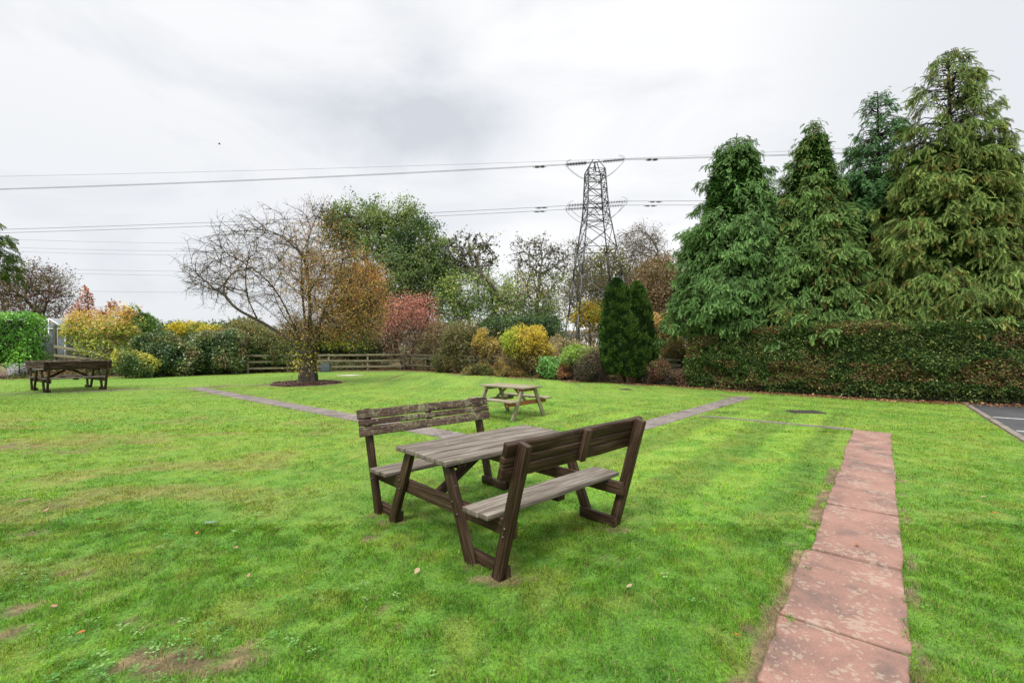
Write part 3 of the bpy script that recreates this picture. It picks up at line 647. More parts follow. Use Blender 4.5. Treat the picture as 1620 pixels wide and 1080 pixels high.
def gnarled():                             # lobed multi-stem bole with buttresses
    g = np.random.default_rng(4); V, Fq = [], []; nz, na = 16, 48; hh = 1.5
    for i in range(nz+1):
        z = i/nz; 
        for j in range(na):
            a = j/na*6.283; rr = .29+.15*math.exp(-z*9)+.04*math.sin(z*7)+.10*z*z-.25*max(0, z-.8)
            rr *= .92+.26*abs(math.sin(a*3.5+z*1.2))+.09*math.sin(a*11+z*4)+.20*(fbm(np.array([[math.cos(a)*2, math.sin(a)*2, z*4]]), 2)[0]-.5)
            V.append((rr*math.cos(a), rr*math.sin(a)*.85, z*hh-.05))
    for i in range(nz):
        for j in range(na): k = (j+1) % na; Fq.append((i*na+j, i*na+k, (i+1)*na+k, (i+1)*na+j))
    V.append((0, 0, hh)); t = [((nz)*na+j, nz*na+(j+1) % na, len(V)-1) for j in range(na)]
    link('bole', npmesh('bole', np.array(V), np.array(Fq), np.array(t), smooth_shade=True), M['bark'], HT)
    n = 380; p = np.array([g.normal(-.05, .36, n), g.normal(-.3, .28, n), g.normal(1.05, .33, n)]).T
    cols = pick([(.40, .38, .04), (.28, .32, .05), (.42, .33, .05)], n, g, p, 3)
    leaf_cloud('trunk_shoots', p, norm(p*np.array([1, 1, .1])), .085, cols, M['leaf'], HT, g)['kind'] = 'stuff'
gnarled()

# ---------------------------------------------------------------- background and border trees
OAK = [(.055, .105, .035), (.090, .150, .050), (.13, .20, .065), (.19, .25, .085)]
LIGHT = [(.14, .25, .06), (.20, .33, .08), (.27, .38, .09), (.38, .40, .09), (.11, .20, .05)]
MIDG = [(.075, .13, .04), (.14, .21, .05), (.22, .26, .06), (.09, .15, .05), (.28, .26, .08)]
make_tree('oak_tree', 'big rounded dark green tree behind the half bare tree', 'tree', 622, 555, 45,
          [E(545, 358, 34, 42, 45, 2.2), E(596, 358, 28, 46, 45, 2.2), E(640, 365, 30, 50, 45, 2.4), E(675, 395, 34, 50, 45, 2.6), E(600, 425, 84, 50, 45, 4), E(665, 450, 62, 66, 45, 5), E(620, 500, 74, 40, 45, 3), E(703, 430, 26, 50, 45, 1.2)], .45, 1000, 66000, .21, OAK, 520, 'bark_dark', 1, .015, 2, .7, spread=.30, seed=31, sc=.5, var=.4)
make_tree('orange_tree', 'bright orange leaved tree showing through the right side of the half bare tree', 'tree', 585, 560, 37,
          [E(588, 455, 19, 40, 37, 3), E(572, 440, 18, 30, 37, 1.5), E(560, 480, 26, 28, 37, 1)], .12, 220, 5200, .13, [(.50, .17, .04), (.58, .22, .05), (.42, .12, .04), (.5, .30, .06)], 520, seed=32, spread=.25)
make_tree('ash_tree', 'loose yellow green tree with bare dark twigs on top, right of the dark green one', 'tree', 742, 552, 43,
          [E(745, 405, 46, 38, 43, 3), E(738, 465, 48, 50, 43, 5), E(792, 480, 28, 44, 43, 2.5), E(712, 500, 34, 34, 43, 2)], .30, 640, 17000, .19, LIGHT, 500, 'bark_grey', 1, .012, 3, .8,
          leaf_f=lambda P: np.where(pxs(P)[1] < 425, .12, .85), seed=33, spread=.32, a=1.1, sc=.5)
make_tree('alder_tree', 'tall thin topped tree with dark seed clusters beside the pylon', 'tree', 848, 552, 46,
          [E(845, 408, 40, 38, 46, 2.5), E(880, 420, 26, 34, 46, 1.2), E(838, 480, 50, 55, 46, 5), E(862, 500, 28, 44, 46, 2)], .28, 640, 16000, .19, MIDG, 500, 'bark_grey', 1, .012, 3, .8,
          leaf_f=lambda P: np.where(pxs(P)[1] < 430, .10, .85), seed=34, spread=.32, a=1.1, sc=.5)
def specks(root, ells, n, size, col, seed):   # dark seed clusters and last leaves on bare crowns
    g = np.random.default_rng(seed); P, d = ell_sample(ells, n, g, .4); b = np.array(root.location); T = TIPS[root.name]+b; T = T[T[:, 2] > P[:, 2].mean()-1.5]; P = T[g.integers(0, len(T), n)]+g.normal(0, .05, (n, 3)); d = norm(g.normal(size=(n, 3)))
    leaf_cloud('seed_clusters', P-b, d, size, np.tile(np.array(col), (n, 1)), M['leaf'], root, g, .8)['kind'] = 'stuff'
specks(bpy.data.objects['ash_tree'], [E(745, 398, 48, 36, 43, 1)], 1100, .22, (.045, .04, .035), 3)
specks(bpy.data.objects['alder_tree'], [E(845, 402, 38, 36, 46, 1), E(880, 420, 26, 34, 46, .5)], 700, .22, (.05, .045, .04), 4)
make_tree('thin_tree', 'sparse brownish tree directly behind the pylon left leg', 'tree', 915, 552, 78,
          [E(912, 415, 28, 42, 78, 2), E(925, 470, 42, 45, 78, 4)], .35, 380, 9000, .30, [(.12, .11, .04), (.09, .11, .04), (.17, .13, .06)], 510, 'bark_grey', 1, .02, 3, 1.4, seed=35, spread=.5, leaf_f=lambda P: np.where(pxs(P)[1] < 440, .25, .8))
make_tree('olive_tree', 'olive green tree seen through the pylon lattice', 'tree', 975, 552, 84,
          [E(960, 440, 40, 48, 84, 4), E(1000, 460, 40, 45, 84, 3), E(975, 500, 60, 36, 84, 4)], .4, 420, 19000, .38, [(.13, .14, .045), (.18, .17, .06), (.10, .12, .04), (.22, .17, .08)], 510, 'bark_grey', 1, .025, 2, 1.4, seed=36, spread=.7)
make_tree('birch_tree', 'bare topped birch with drooping fine twigs right of the pylon', 'tree', 1022, 552, 76,
          [E(1012, 382, 36, 32, 76, 3), E(1030, 400, 30, 30, 76, 1.5), E(1030, 450, 48, 45, 76, 3)], .32, 620, 9000, .26, [(.16, .12, .08), (.20, .15, .10), (.12, .10, .06)], 480, 'bark_grey', 1, .014, 4, 1.5, seed=37, spread=.5, droop=.8, a=1.4, leaf_f=lambda P: np.where(pxs(P)[1] < 420, .35, .9))
make_tree('brown_tree', 'dull brown autumn tree between the birch and the tall conifers', 'tree', 1050, 552, 66,
          [E(1045, 450, 42, 45, 66, 4), E(1055, 495, 40, 36, 66, 3), E(1015, 490, 30, 30, 66, 1.5)], .3, 420, 20000, .30, [(.17, .11, .065), (.22, .15, .09), (.13, .10, .05), (.24, .18, .09)], 515, 'bark_grey', 1, .014, 3, 1.0, seed=38, spread=.5)
make_tree('yellow_tree', 'small bright yellow tree at the foot of the pylon', 'tree', 935, 551, 74,
          [E(938, 494, 30, 20, 74, 3), E(918, 503, 20, 15, 74, 1)], .18, 200, 3600, .30, [(.45, .33, .03), (.40, .32, .05), (.28, .28, .05)], 520, 'bark', 2, .012, 2, .6, seed=39, spread=.35)
make_tree('red_shrub', 'tall pinkish red leaved shrub at the back corner of the lawn', 'shrub', 645, 584.5, 31.3,
          [E(640, 500, 40, 32, 31.3, 4), E(668, 500, 26, 34, 31.3, 2), E(618, 520, 26, 30, 31.3, 2), E(645, 545, 44, 30, 31.3, 3)], .07, 620, 15000, .085,
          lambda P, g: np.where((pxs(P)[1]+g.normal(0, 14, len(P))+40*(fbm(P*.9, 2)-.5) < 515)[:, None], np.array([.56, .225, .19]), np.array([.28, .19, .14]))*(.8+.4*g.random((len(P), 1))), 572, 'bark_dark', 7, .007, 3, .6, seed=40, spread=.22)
make_tree('purple_plum_tree', 'thin purple brown tree rising behind the laurel hedge at far left', 'tree', 62, 572, 38,
          [E(45, 452, 42, 42, 38, 3), E(85, 462, 34, 34, 38, 2), E(10, 460, 34, 36, 38, 2), E(60, 495, 44, 22, 38, 1.5)], .13, 520, 9500, .14, [(.13, .06, .06), (.16, .13, .06), (.12, .13, .05), (.10, .06, .06)], 505, 'bark_dark', 3, .009, 3, .6, seed=41, spread=.22, a=1.2)
make_tree('dark_holly', 'dark green undergrowth tree under the thin topped ones, left of the pylon', 'tree', 870, 560, 38,
          [E(850, 525, 50, 26, 38, 3), E(800, 525, 40, 25, 38, 2), E(862, 520, 22, 24, 38, 1.5)], .08, 260, 17000, .16, [(.03, .06, .022), (.05, .10, .03), (.08, .13, .04)], 552, 'bark_dark', 4, .01, 1, .4, seed=42, spread=.25)

# ---------------------------------------------------------------- dense shrubs
def shrub(name, label, cat, px, pyb, D, ells, n, size, pal, nt=120, nstem=5, bark_m='bark_dark', seed=1, leafmat='leaf', twigs=3, twl=.35, nin=.35, lo=.62, asp=.55, sc=1.2, up=.6, group=None, hang=0., var=.4, twig_out=0, shoots=0):
    root = make_tree(name, label, cat, px, pyb, D, ells, .045, nt, 0, size, pal, pyb-3, bark_m, nstem, .005, twigs, twl, seed=seed, lo=.45, zb=0.0, group=group); g = np.random.default_rng(seed+100); b = np.array(root.location)
    P, d = ell_sample(ells, n, g, lo); P2, d2 = ell_sample(ells, int(n*nin), g, .1); P = np.concatenate([P, P2]); d = np.concatenate([d, d2]); 
    n3 = fbm(P*1.6+seed, 2); ok = (P[:, 2] > .06) & (g.random(len(P)) < .45+1.2*(n3)); P, d = P[ok], d[ok]
    P = P+d*((fbm(P*1.5+seed, 2)-.5)*1.3+(fbm(P*4+seed, 2)-.5)*.45)[:, None]; ok = P[:, 2] > .05; P, d = P[ok], d[ok]
    if shoots:
        Q, dq = ell_sample(ells, shoots, g, .92); k = 9; Q = Q[dq[:, 2] > .15]; dq = dq[dq[:, 2] > .15]
        dr = norm(dq*.5+np.array([0, 0, 1.])+g.normal(0, .25, dq.shape)); t = np.linspace(.02, .5, k); 
        P = np.concatenate([P, (Q[:, None]+dr[:, None]*t[None, :, None]).reshape(-1, 3)+g.normal(0, .02, (len(Q)*k, 3))]); d = np.concatenate([d, np.repeat(dr, k, 0)])
    cols = pal(P, g, d) if callable(pal) else pick(pal, len(P), g, P, sc, seed*1.7)
    leaf_cloud('foliage', P-b, d, size, cols, M[leafmat], root, g, asp, up, var, hang); return root
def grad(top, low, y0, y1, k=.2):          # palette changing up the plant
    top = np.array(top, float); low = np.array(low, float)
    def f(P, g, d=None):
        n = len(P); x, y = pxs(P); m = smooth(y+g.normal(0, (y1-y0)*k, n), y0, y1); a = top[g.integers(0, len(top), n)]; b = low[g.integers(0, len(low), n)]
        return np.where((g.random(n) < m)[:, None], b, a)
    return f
BR = [(.12, .085, .05), (.16, .115, .06), (.10, .10, .04), (.20, .16, .08)]
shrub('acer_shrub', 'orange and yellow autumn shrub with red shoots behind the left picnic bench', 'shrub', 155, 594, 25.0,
      [E(124, 521, 22, 13, 25, 1.4), E(150, 520, 38, 18, 25, 2.4), E(190, 520, 30, 22, 25, 2), E(165, 545, 44, 22, 25, 2), E(200, 500, 16, 9, 25, .5), E(116, 508, 14, 7, 25, .5), E(84, 498, 22, 7, 25, .7, dD=2.2), E(120, 498, 10, 6, 25, .3), E(205, 492, 8, 5, 25, .2)], 9500, .115,
      grad([(.55, .29, .14), (.58, .40, .12), (.50, .45, .09), (.50, .27, .17)], [(.34, .38, .08), (.46, .45, .08), (.20, .28, .06), (.26, .34, .07)], 496, 528, .5), 260, 8, 'bark_pale', 51, shoots=110, lo=.4)
def spire(px, py0, py1, D, seed, w=8):
    return [E(px, (py0+py1)/2, w, (py1-py0)/2, D, 1)]
shrub('copper_shoot_shrub', 'narrow upright copper red shoot standing above the orange shrub', 'shrub', 140, 594, 25.6, [E(137, 480, 5, 25, 25.6, 2), E(120, 494, 6, 10, 25.6, .8)], 650, .11, [(.30, .09, .05), (.36, .15, .08), (.24, .13, .07)], 30, 2, 'bark', 52, twl=.15, lo=.1)
shrub('copper_shoot_shrub', 'second copper red shoot leaning right over the orange shrub', 'shrub', 172, 594, 25.8, [E(178, 486, 8, 10, 25.8, 1), E(165, 496, 10, 8, 25.8, .6)], 420, .11, [(.38, .14, .08), (.36, .18, .09), (.28, .15, .08)], 30, 2, 'bark', 53, twl=.15, lo=.1)
shrub('round_green_bush', 'rounded mid green bush poking above the autumn shrub', 'bush', 222, 585, 31, [E(222, 514, 25, 24, 31, 2), E(205, 520, 22, 20, 31, 1), E(225, 545, 26, 25, 31, 1)], 9000, .13, [(.06, .13, .02), (.09, .19, .03), (.13, .24, .04)], seed=54)
shrub('yellow_bush', 'distant bush covered in yellow leaves behind the mixed hedge', 'bush', 305, 580, 35, [E(302, 524, 36, 15, 35, 3), E(330, 530, 26, 14, 35, 1), E(300, 550, 40, 20, 35, 1)], 9000, .15, [(.42, .36, .03), (.50, .42, .04), (.30, .30, .05), (.20, .24, .05)], seed=55)
shrub('far_green_hedge', 'strip of dark green hedge tops behind the yellow bush', 'hedge', 300, 575, 40, [E(270, 524, 34, 11, 40, 1), E(330, 521, 40, 11, 40, 1), E(215, 528, 30, 10, 40, 1), E(300, 545, 110, 18, 40, 2), E(390, 520, 30, 14, 40, 1)], 14000, .17, [(.05, .09, .03), (.09, .13, .05), (.14, .17, .06)], seed=56, shoots=120)
RH = [(.030, .065, .020), (.055, .105, .033), (.10, .16, .05), (.15, .18, .06), (.20, .15, .08)]
shrub('yellow_edge_shrub', 'low shrub with yellow leaves just right of the left picnic bench', 'shrub', 205, 597, 23.2, [E(208, 573, 22, 18, 23.2, 2), E(222, 580, 18, 13, 23.2, 1)], 5500, .09, [(.04, .08, .025), (.06, .11, .03), (.10, .17, .04), (.14, .20, .05), (.38, .36, .05)], seed=57, leafmat='glossy_leaf')
shrub('mixed_hedge_shrub', 'dense dark green shrub in the left border, nearest the yellow leaved one', 'shrub', 262, 593, 24.8, [E(258, 562, 40, 32, 24.8, 3), E(240, 545, 28, 18, 24.8, 1), E(280, 572, 30, 22, 24.8, 1)], 17000, .105, RH, seed=58, leafmat='glossy_leaf', nin=.5)
shrub('mixed_hedge_shrub', 'broad dark green and brown shrub in the middle of the left border', 'shrub', 335, 590, 26.6, [E(320, 560, 42, 30, 26.6, 3), E(355, 556, 40, 36, 26.6, 3), E(340, 540, 30, 18, 26.6, 1)], 20000, .11, RH, seed=59, leafmat='glossy_leaf', nin=.5)
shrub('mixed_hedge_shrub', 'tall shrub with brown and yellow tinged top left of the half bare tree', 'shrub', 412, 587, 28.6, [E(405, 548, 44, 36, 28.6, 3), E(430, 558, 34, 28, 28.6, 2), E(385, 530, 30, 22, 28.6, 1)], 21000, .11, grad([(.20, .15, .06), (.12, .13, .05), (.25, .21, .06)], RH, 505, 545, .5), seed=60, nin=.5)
shrub('mixed_hedge_shrub', 'dark shrub behind the trunk of the half bare tree above the fence', 'shrub', 500, 575, 32.0, [E(480, 540, 44, 30, 32, 2), E(530, 545, 40, 26, 32, 2), E(580, 546, 40, 24, 32, 2)], 20000, .13, [(.03, .055, .02), (.05, .085, .03), (.10, .10, .04), (.14, .11, .06)], seed=61, nin=.5)
BT = [(.12, .10, .05), (.09, .11, .04), (.16, .15, .06), (.20, .13, .08)]
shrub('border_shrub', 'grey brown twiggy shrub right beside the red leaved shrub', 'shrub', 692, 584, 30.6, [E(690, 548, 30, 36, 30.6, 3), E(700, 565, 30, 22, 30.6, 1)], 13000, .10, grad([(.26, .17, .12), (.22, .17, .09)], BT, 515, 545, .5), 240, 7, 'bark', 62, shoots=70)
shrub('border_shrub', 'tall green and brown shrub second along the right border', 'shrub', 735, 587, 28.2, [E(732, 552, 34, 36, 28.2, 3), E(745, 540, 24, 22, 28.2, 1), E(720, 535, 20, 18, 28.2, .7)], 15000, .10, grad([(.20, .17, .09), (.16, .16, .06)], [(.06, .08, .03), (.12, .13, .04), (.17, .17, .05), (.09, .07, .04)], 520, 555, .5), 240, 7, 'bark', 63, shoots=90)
shrub('border_shrub', 'russet shrub with an upright yellow branch left of the round yellow bush', 'shrub', 778, 590, 26.6, [E(772, 558, 26, 30, 26.6, 2), E(778, 572, 30, 18, 26.6, 1.5), E(765, 535, 9, 14, 26.6, .4)], 12000, .095, grad([(.42, .30, .08), (.36, .30, .06)], [(.15, .10, .05), (.12, .11, .04), (.20, .14, .06), (.09, .06, .04)], 535, 562, .3), 240, 7, 'bark', 64, shoots=40)
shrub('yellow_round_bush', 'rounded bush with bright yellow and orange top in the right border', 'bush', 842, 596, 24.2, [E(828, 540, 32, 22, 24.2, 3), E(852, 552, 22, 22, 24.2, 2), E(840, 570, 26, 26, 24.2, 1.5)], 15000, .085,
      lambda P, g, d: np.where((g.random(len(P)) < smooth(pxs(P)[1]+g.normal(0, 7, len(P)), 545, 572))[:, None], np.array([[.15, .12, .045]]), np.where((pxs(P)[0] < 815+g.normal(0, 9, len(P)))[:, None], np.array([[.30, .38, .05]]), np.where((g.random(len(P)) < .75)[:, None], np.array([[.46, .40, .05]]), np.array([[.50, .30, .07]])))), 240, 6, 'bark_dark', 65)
shrub('green_low_shrub', 'low fresh green shrub at the foot of the yellow round bush', 'shrub', 872, 600, 22.6, [E(868, 583, 20, 13, 22.6, 2), E(888, 578, 18, 11, 22.6, 1)], 5000, .10, [(.05, .14, .03), (.09, .22, .04), (.13, .28, .06)], 50, seed=66, leafmat='glossy_leaf')
shrub('russet_low_shrub', 'small russet shrub right of the low fresh green one', 'shrub', 898, 602, 21.9, [E(896, 589, 14, 10, 21.9, 2)], 2200, .08, [(.30, .14, .06), (.20, .10, .05), (.34, .2, .08)], 40, seed=67)
shrub('pale_green_shrub', 'pale green leafy shrub below the pylon in the right border', 'shrub', 922, 603, 21.4, [E(916, 566, 22, 15, 21.4, 2), E(925, 582, 20, 16, 21.4, 2)], 6500, .085, grad([(.26, .38, .08), (.20, .32, .06)], [(.12, .17, .05), (.09, .12, .04), (.2, .16, .07)], 560, 590, .3), 80, seed=68)
shrub('twiggy_shrub', 'dark bare twiggy shrub against the left side of the twin yew', 'shrub', 942, 606, 20.6, [E(945, 578, 20, 22, 20.6, 2), E(930, 585, 18, 16, 20.6, 1)], 2600, .065, [(.13, .08, .06), (.20, .13, .07), (.10, .09, .05)], 420, 9, 'bark', 69, twigs=5, twl=.5)
shrub('berberis_shrub', 'low dark red shrub just right of the twin yew', 'shrub', 1042, 609, 19.4, [E(1035, 592, 20, 14, 19.4, 2), E(1052, 590, 16, 14, 19.4, 1)], 4800, .065, [(.20, .06, .05), (.15, .09, .05), (.14, .13, .05), (.26, .11, .07)], 240, 9, 'bark', 70, twigs=4)
shrub('dry_low_shrub', 'low dry brown shrub at the left end of the clipped hedge', 'shrub', 1074, 612, 18.9, [E(1072, 598, 18, 11, 18.9, 2)], 2600, .06, [(.20, .12, .08), (.15, .10, .06), (.25, .17, .11)], 240, 9, 'bark', 71, twigs=4)
shrub('orange_scrub', 'orange brown scrub bush behind the border, between the yew and the hedge', 'bush', 1046, 590, 27.0, [E(1045, 522, 26, 22, 27, 2), E(1040, 545, 28, 20, 27, 1), E(1060, 530, 18, 26, 27, 1)], 11000, .11, grad([(.38, .22, .07), (.30, .18, .08), (.34, .26, .09)], [(.17, .17, .06), (.13, .12, .05)], 530, 555, .4), 200, seed=72)
for i, (px, D, top, w, lab, pal) in enumerate(((885, 34, 536, 34, 'beige dry grassy scrub left of the pylon foot', [(.30, .25, .14), (.22, .19, .10), (.16, .15, .07)]), (945, 38, 551, 40, 'reddish brown scrub around the pylon foot', [(.20, .13, .08), (.16, .13, .07), (.13, .11, .05), (.26, .19, .11)]),
        (1020, 40, 525, 34, 'dull brown scrub behind the twin yew', [(.17, .12, .07), (.13, .12, .05), (.22, .16, .09)]), (1060, 23, 567, 28, 'straw coloured dry bush above the low rail beside the hedge', [(.36, .31, .17), (.28, .25, .12), (.22, .22, .10)]), (700, 48, 520, 60, 'dark thicket under the big dark green tree', [(.03, .05, .02), (.05, .07, .03), (.09, .08, .04)]), (560, 44, 522, 70, 'dark thicket seen beneath the half bare tree', [(.03, .05, .02), (.06, .07, .03)]), (790, 42, 530, 45, 'dark green thicket behind the russet border shrub', [(.03, .05, .02), (.05, .08, .03), (.09, .10, .04)]), (1066, 21.5, 545, 15, 'brown and green bush squeezed against the left end of the clipped hedge', [(.17, .15, .06), (.24, .17, .07), (.12, .14, .05)]), (712, 27.8, 560, 22, 'low brown green shrub in front of the grey brown twiggy one', [(.10, .11, .04), (.16, .13, .06), (.22, .17, .08)]), (806, 24.4, 572, 22, 'low rusty shrub in front of the yellow branch', [(.20, .13, .06), (.14, .12, .05), (.30, .22, .07)]), (760, 25.6, 575, 24, 'low olive shrub at the lawn edge in the middle of the right border', [(.09, .12, .04), (.15, .15, .05), (.22, .18, .07)]), (862, 30, 545, 22, 'pale dry grass clump between the yellow bush and the pylon', [(.34, .29, .16), (.26, .22, .11)]))):
    b = 1180/D+HY; shrub('scrub_bush', lab, 'bush', px, b, D, [E(px, (top+b)/2, w, (b-top)/2, D, 2, rd=w*.7), E(px+w*.4, (top+b)/2+6, w*.7, (b-top)/2-4, D, 1)], 9000, .13 if D > 30 else .08, pal, 120, seed=80+i, shoots=80)

def treeline():                           # far wood closing the horizon behind everything
    g = np.random.default_rng(78); n = 60000; a = g.uniform(-1.15, 1.15, n); R_ = 150+25*fbm(np.column_stack([a*6, a*0, a*0]), 2)+g.random(n)*12; top = 3.2+4.5*fbm(np.column_stack([a*22, a*0+3, a*0]), 4)
    P = np.column_stack([np.sin(a)*R_, np.cos(a)*R_, 1.4+top*g.random(n)**.7]); tag(leaf_cloud('wood', P, norm(np.column_stack([-np.sin(a), -np.cos(a), np.ones(n)])), .75, pick([(.06, .075, .04), (.09, .10, .05), (.14, .12, .07), (.17, .14, .08)], n, g, P, .06), M['leaf'], None, g), 'low distant wood along the horizon beyond the field', 'wood', kind='stuff')
treeline()
def undergrowth():
    g = np.random.default_rng(77); Ps, Os = [], []
    for a_, b_ in zip(BORD[1:6], BORD[2:7]):
        L = np.linalg.norm(b_-a_); n = int(L*2300); d_ = (b_-a_)/L; q = np.array([-d_[1], d_[0]]); q = q if q[1] > 0 else -q; o = g.random(n)**1.3*5.5+.15; xy = a_+(b_-a_)*g.random((n, 1))+q*o[:, None]
        hh = (.12+1.25*smooth(fbm(np.column_stack([xy*.9, np.zeros(n)]), 3), .32, .75))*np.minimum(1, .12+o*.55); Ps.append(np.column_stack([xy, hh*g.random(n)**.6+.03]))
    P = np.concatenate(Ps); n = len(P); Os = np.column_stack([g.normal(0, .4, n), -np.ones(n)*.5, np.ones(n)*.8]); P[:, 2] += terrain(P[:, 0], P[:, 1])
    cols = pick([(.04, .07, .025), (.08, .12, .035), (.13, .16, .05), (.20, .17, .08), (.26, .17, .09), (.14, .09, .05)], n, g, P, .55, 2.)
    tag(leaf_cloud('undergrowth', P, Os, .085, cols, M['leaf'], None, g), 'tangled brambles, ivy and dry stalks filling the border between the shrubs', 'undergrowth', kind='stuff')
undergrowth()
# ---------------------------------------------------------------- tall conifers with drooping sprays
def frond(L=1.0, n=9, dr=.5):
    P, D, Nn, Ls, Ws, t_ = [], [], [], [], [], []
    for i in range(n):
        t = (i+.6)/n; c = np.array([t*.92, 0, .12*t-dr*t*t]); tan = norm(np.array([.92, 0, .12-2*dr*t]))
        for s in (-1, 1):
            d = norm(tan*.75+np.array([0, s*.75*(1-.35*t), -.28])); P.append(c); D.append(d); Nn.append((0, 0, 1.)); Ls.append(.46*(1-.55*t)*L); Ws.append(.078); t_.append(t)
    P.append(np.array([.85, 0, .12*.85-dr*.72])); D.append(norm(np.array([.7, 0, -.9]))); Nn.append((1., 0, .3)); Ls.append(.26); Ws.append(.10); t_.append(1.)
    V, Fq = kites(np.array(P), np.array(D), np.array(Nn), np.array(Ls), np.array(Ws), .18); return V, Fq, np.array(t_)
def bake(proto, pos, yaw, pitch, roll, sc, cols, tipcol):
    V, Fq, t = proto; n = len(pos); cy, sy, cp, sp, cr, sr = np.cos(yaw), np.sin(yaw), np.cos(pitch), np.sin(pitch), np.cos(roll), np.sin(roll)
    x, y, z = V[:, 0][None], V[:, 1][None], V[:, 2][None]
    y1 = y*cr[:, None]-z*sr[:, None]; z1 = y*sr[:, None]+z*cr[:, None]; x2 = x*cp[:, None]-z1*sp[:, None]; z2 = x*sp[:, None]+z1*cp[:, None]
    X = x2*cy[:, None]-y1*sy[:, None]; Y = x2*sy[:, None]+y1*cy[:, None]
    W_ = np.stack([X, Y, z2], 2)*sc[:, None, None]+pos[:, None]; nv = len(V); Fo = (np.arange(n)*nv)[:, None, None]+Fq[None]
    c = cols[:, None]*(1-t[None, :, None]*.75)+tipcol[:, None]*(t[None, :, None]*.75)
    return W_.reshape(-1, 3), Fo.reshape(-1, 4), c.reshape(-1, 3)
def conifer(label, px, D, top, prof, zlow, nb, base, tip, seed, leaders=1, sz=.26, droop=.65, name='cypress_tree', tipbrown=.0, per=15, gaps=.0, thin=.7):
    g = np.random.default_rng(seed); X = (px-810)/F*D; gz = terrain(np.array([X]), np.array([D]))[0]; zt = H-(top-HY)/F*D; root = thing(name, label, 'tree', (X, D, gz), 0); Ht = zt-gz
    V, Fq = prisms(np.array([[0, 0, -.1], [.02, .01, Ht*.35], [.05, -.02, Ht*.7]]), np.array([[.02, .01, Ht*.35], [.05, -.02, Ht*.7], [0, 0, Ht*.985]]), np.array([.26, .18, .08]), np.array([.18, .08, .012]), 9)
    link('trunk', npmesh('trunk', V, Fq, smooth_shade=True), M['bark_dark'], root)
    lead = [(0., 0., Ht)]+[(g.uniform(-.7, .7), g.uniform(-.4, .4), Ht*g.uniform(.80, .94)) for _ in range(leaders-1)]
    pos, yaw, pit, sc, cl, tl, B0, B1, Br0, Br1 = [], [], [], [], [], [], [], [], [], []
    hs = [p[0] for p in prof]; rs = [p[1] for p in prof]; base = np.array(base); tip = np.array(tip)
    for i in range(nb):
        u = (i+g.random())/nb; z = zlow+(Ht-zlow)*(1-(1-u)**.88 if u < 1 else 1)*.985; f = (z-gz)/Ht; a = g.random()*6.283
        l = lead[g.integers(0, len(lead))] if f > .70 else lead[0]
        if z > l[2]-.1: l = lead[0]
        Rr = np.interp(f, hs, rs)*(.66+.46*g.random())*(1+.42*(fbm(np.array([[math.cos(a)*1.9+seed, math.sin(a)*1.9, z*.95]]), 3)[0]-.5)*2)
        if l is not lead[0]: Rr = min(Rr, (l[2]-z)*.45+.1)
        Rr = max(Rr, .12); rise = .25*Rr*g.uniform(.2, 1.2); dirv = np.array([math.cos(a), math.sin(a), 0]); clus = g.random()
        s0 = np.array([l[0]*f, l[1]*f, z-.25*Rr]); tip_p = s0+dirv*Rr+np.array([0, 0, rise-.28*Rr]); mid = s0+dirv*Rr*.55+np.array([0, 0, rise])
        B0 += [s0, mid]; B1 += [mid, tip_p]; Br0 += [.012+.012*Rr, .010+.004*Rr]; Br1 += [.010+.004*Rr, .004]
        tint = .75+.5*g.random(); gp_f = 1-gaps*smooth(f, thin, thin+.15)
        if g.random() > gp_f+.25: continue
        for q in range(max(1, int(round(Rr/.42*gp_f)))):    # each branch carries several hanging tufts
            t = 1.03-(.55 if Rr > .7 else .8)*g.random()**1.25 if q else 1.0; lat = g.normal(0, .15*min(Rr, 2.2)*(.5+t)) if q else 0
            c0 = (1-t)**2*s0+2*t*(1-t)*mid+t*t*tip_p+np.array([-math.sin(a), math.cos(a), 0])*lat+np.array([0, 0, g.normal(0, .05)-abs(lat)*.25]); ct = tint*(.8+.4*g.random()); brown = g.random() < tipbrown
            for _ in range(int(per*(.6+.8*g.random())*(.55+.45*min(1, Rr/1.1)))):
                pos.append(c0+g.normal(0, .075, 3)); yaw.append(a+g.normal(0, .85)+lat*.8); pit.append(g.normal(-.35, .38)); sc.append(sz*(.6+.7*g.random())*(.6+.4*min(1, Rr/1.2)))
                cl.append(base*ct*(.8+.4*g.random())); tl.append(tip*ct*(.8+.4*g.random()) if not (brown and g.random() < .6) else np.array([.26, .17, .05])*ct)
    n = len(pos); V, Fq, c = bake(frond(1.0, 9, droop), np.array(pos), np.array(yaw), np.array(pit), g.normal(0, .35, n), np.array(sc), np.array(cl), np.array(tl))
    link('crown', npmesh('crown', V, Fq, col=c), M['needle'], root); wood_mesh('branches', (np.array(B0), np.array(B1), np.array(Br0), np.array(Br1)), M['bark_dark'], root, 4)
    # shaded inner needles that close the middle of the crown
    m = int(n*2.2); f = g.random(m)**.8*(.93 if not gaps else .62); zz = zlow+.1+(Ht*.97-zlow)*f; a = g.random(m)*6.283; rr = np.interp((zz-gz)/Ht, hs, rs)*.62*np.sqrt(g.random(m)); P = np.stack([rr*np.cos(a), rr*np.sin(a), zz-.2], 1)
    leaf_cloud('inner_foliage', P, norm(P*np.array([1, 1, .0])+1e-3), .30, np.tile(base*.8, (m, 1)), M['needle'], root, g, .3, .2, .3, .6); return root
conifer('leftmost and shortest of the tall conifers, blue green with a blunt rounded top', 1165, 18.9, 211, [(.0, 2.2), (.22, 2.5), (.38, 2.4), (.6, 2.05), (.78, 1.55), (.9, 1.05), (.97, .6), (1, .2)], 2.95, 620, (.038, .095, .020), (.22, .37, .13), 101, 4)
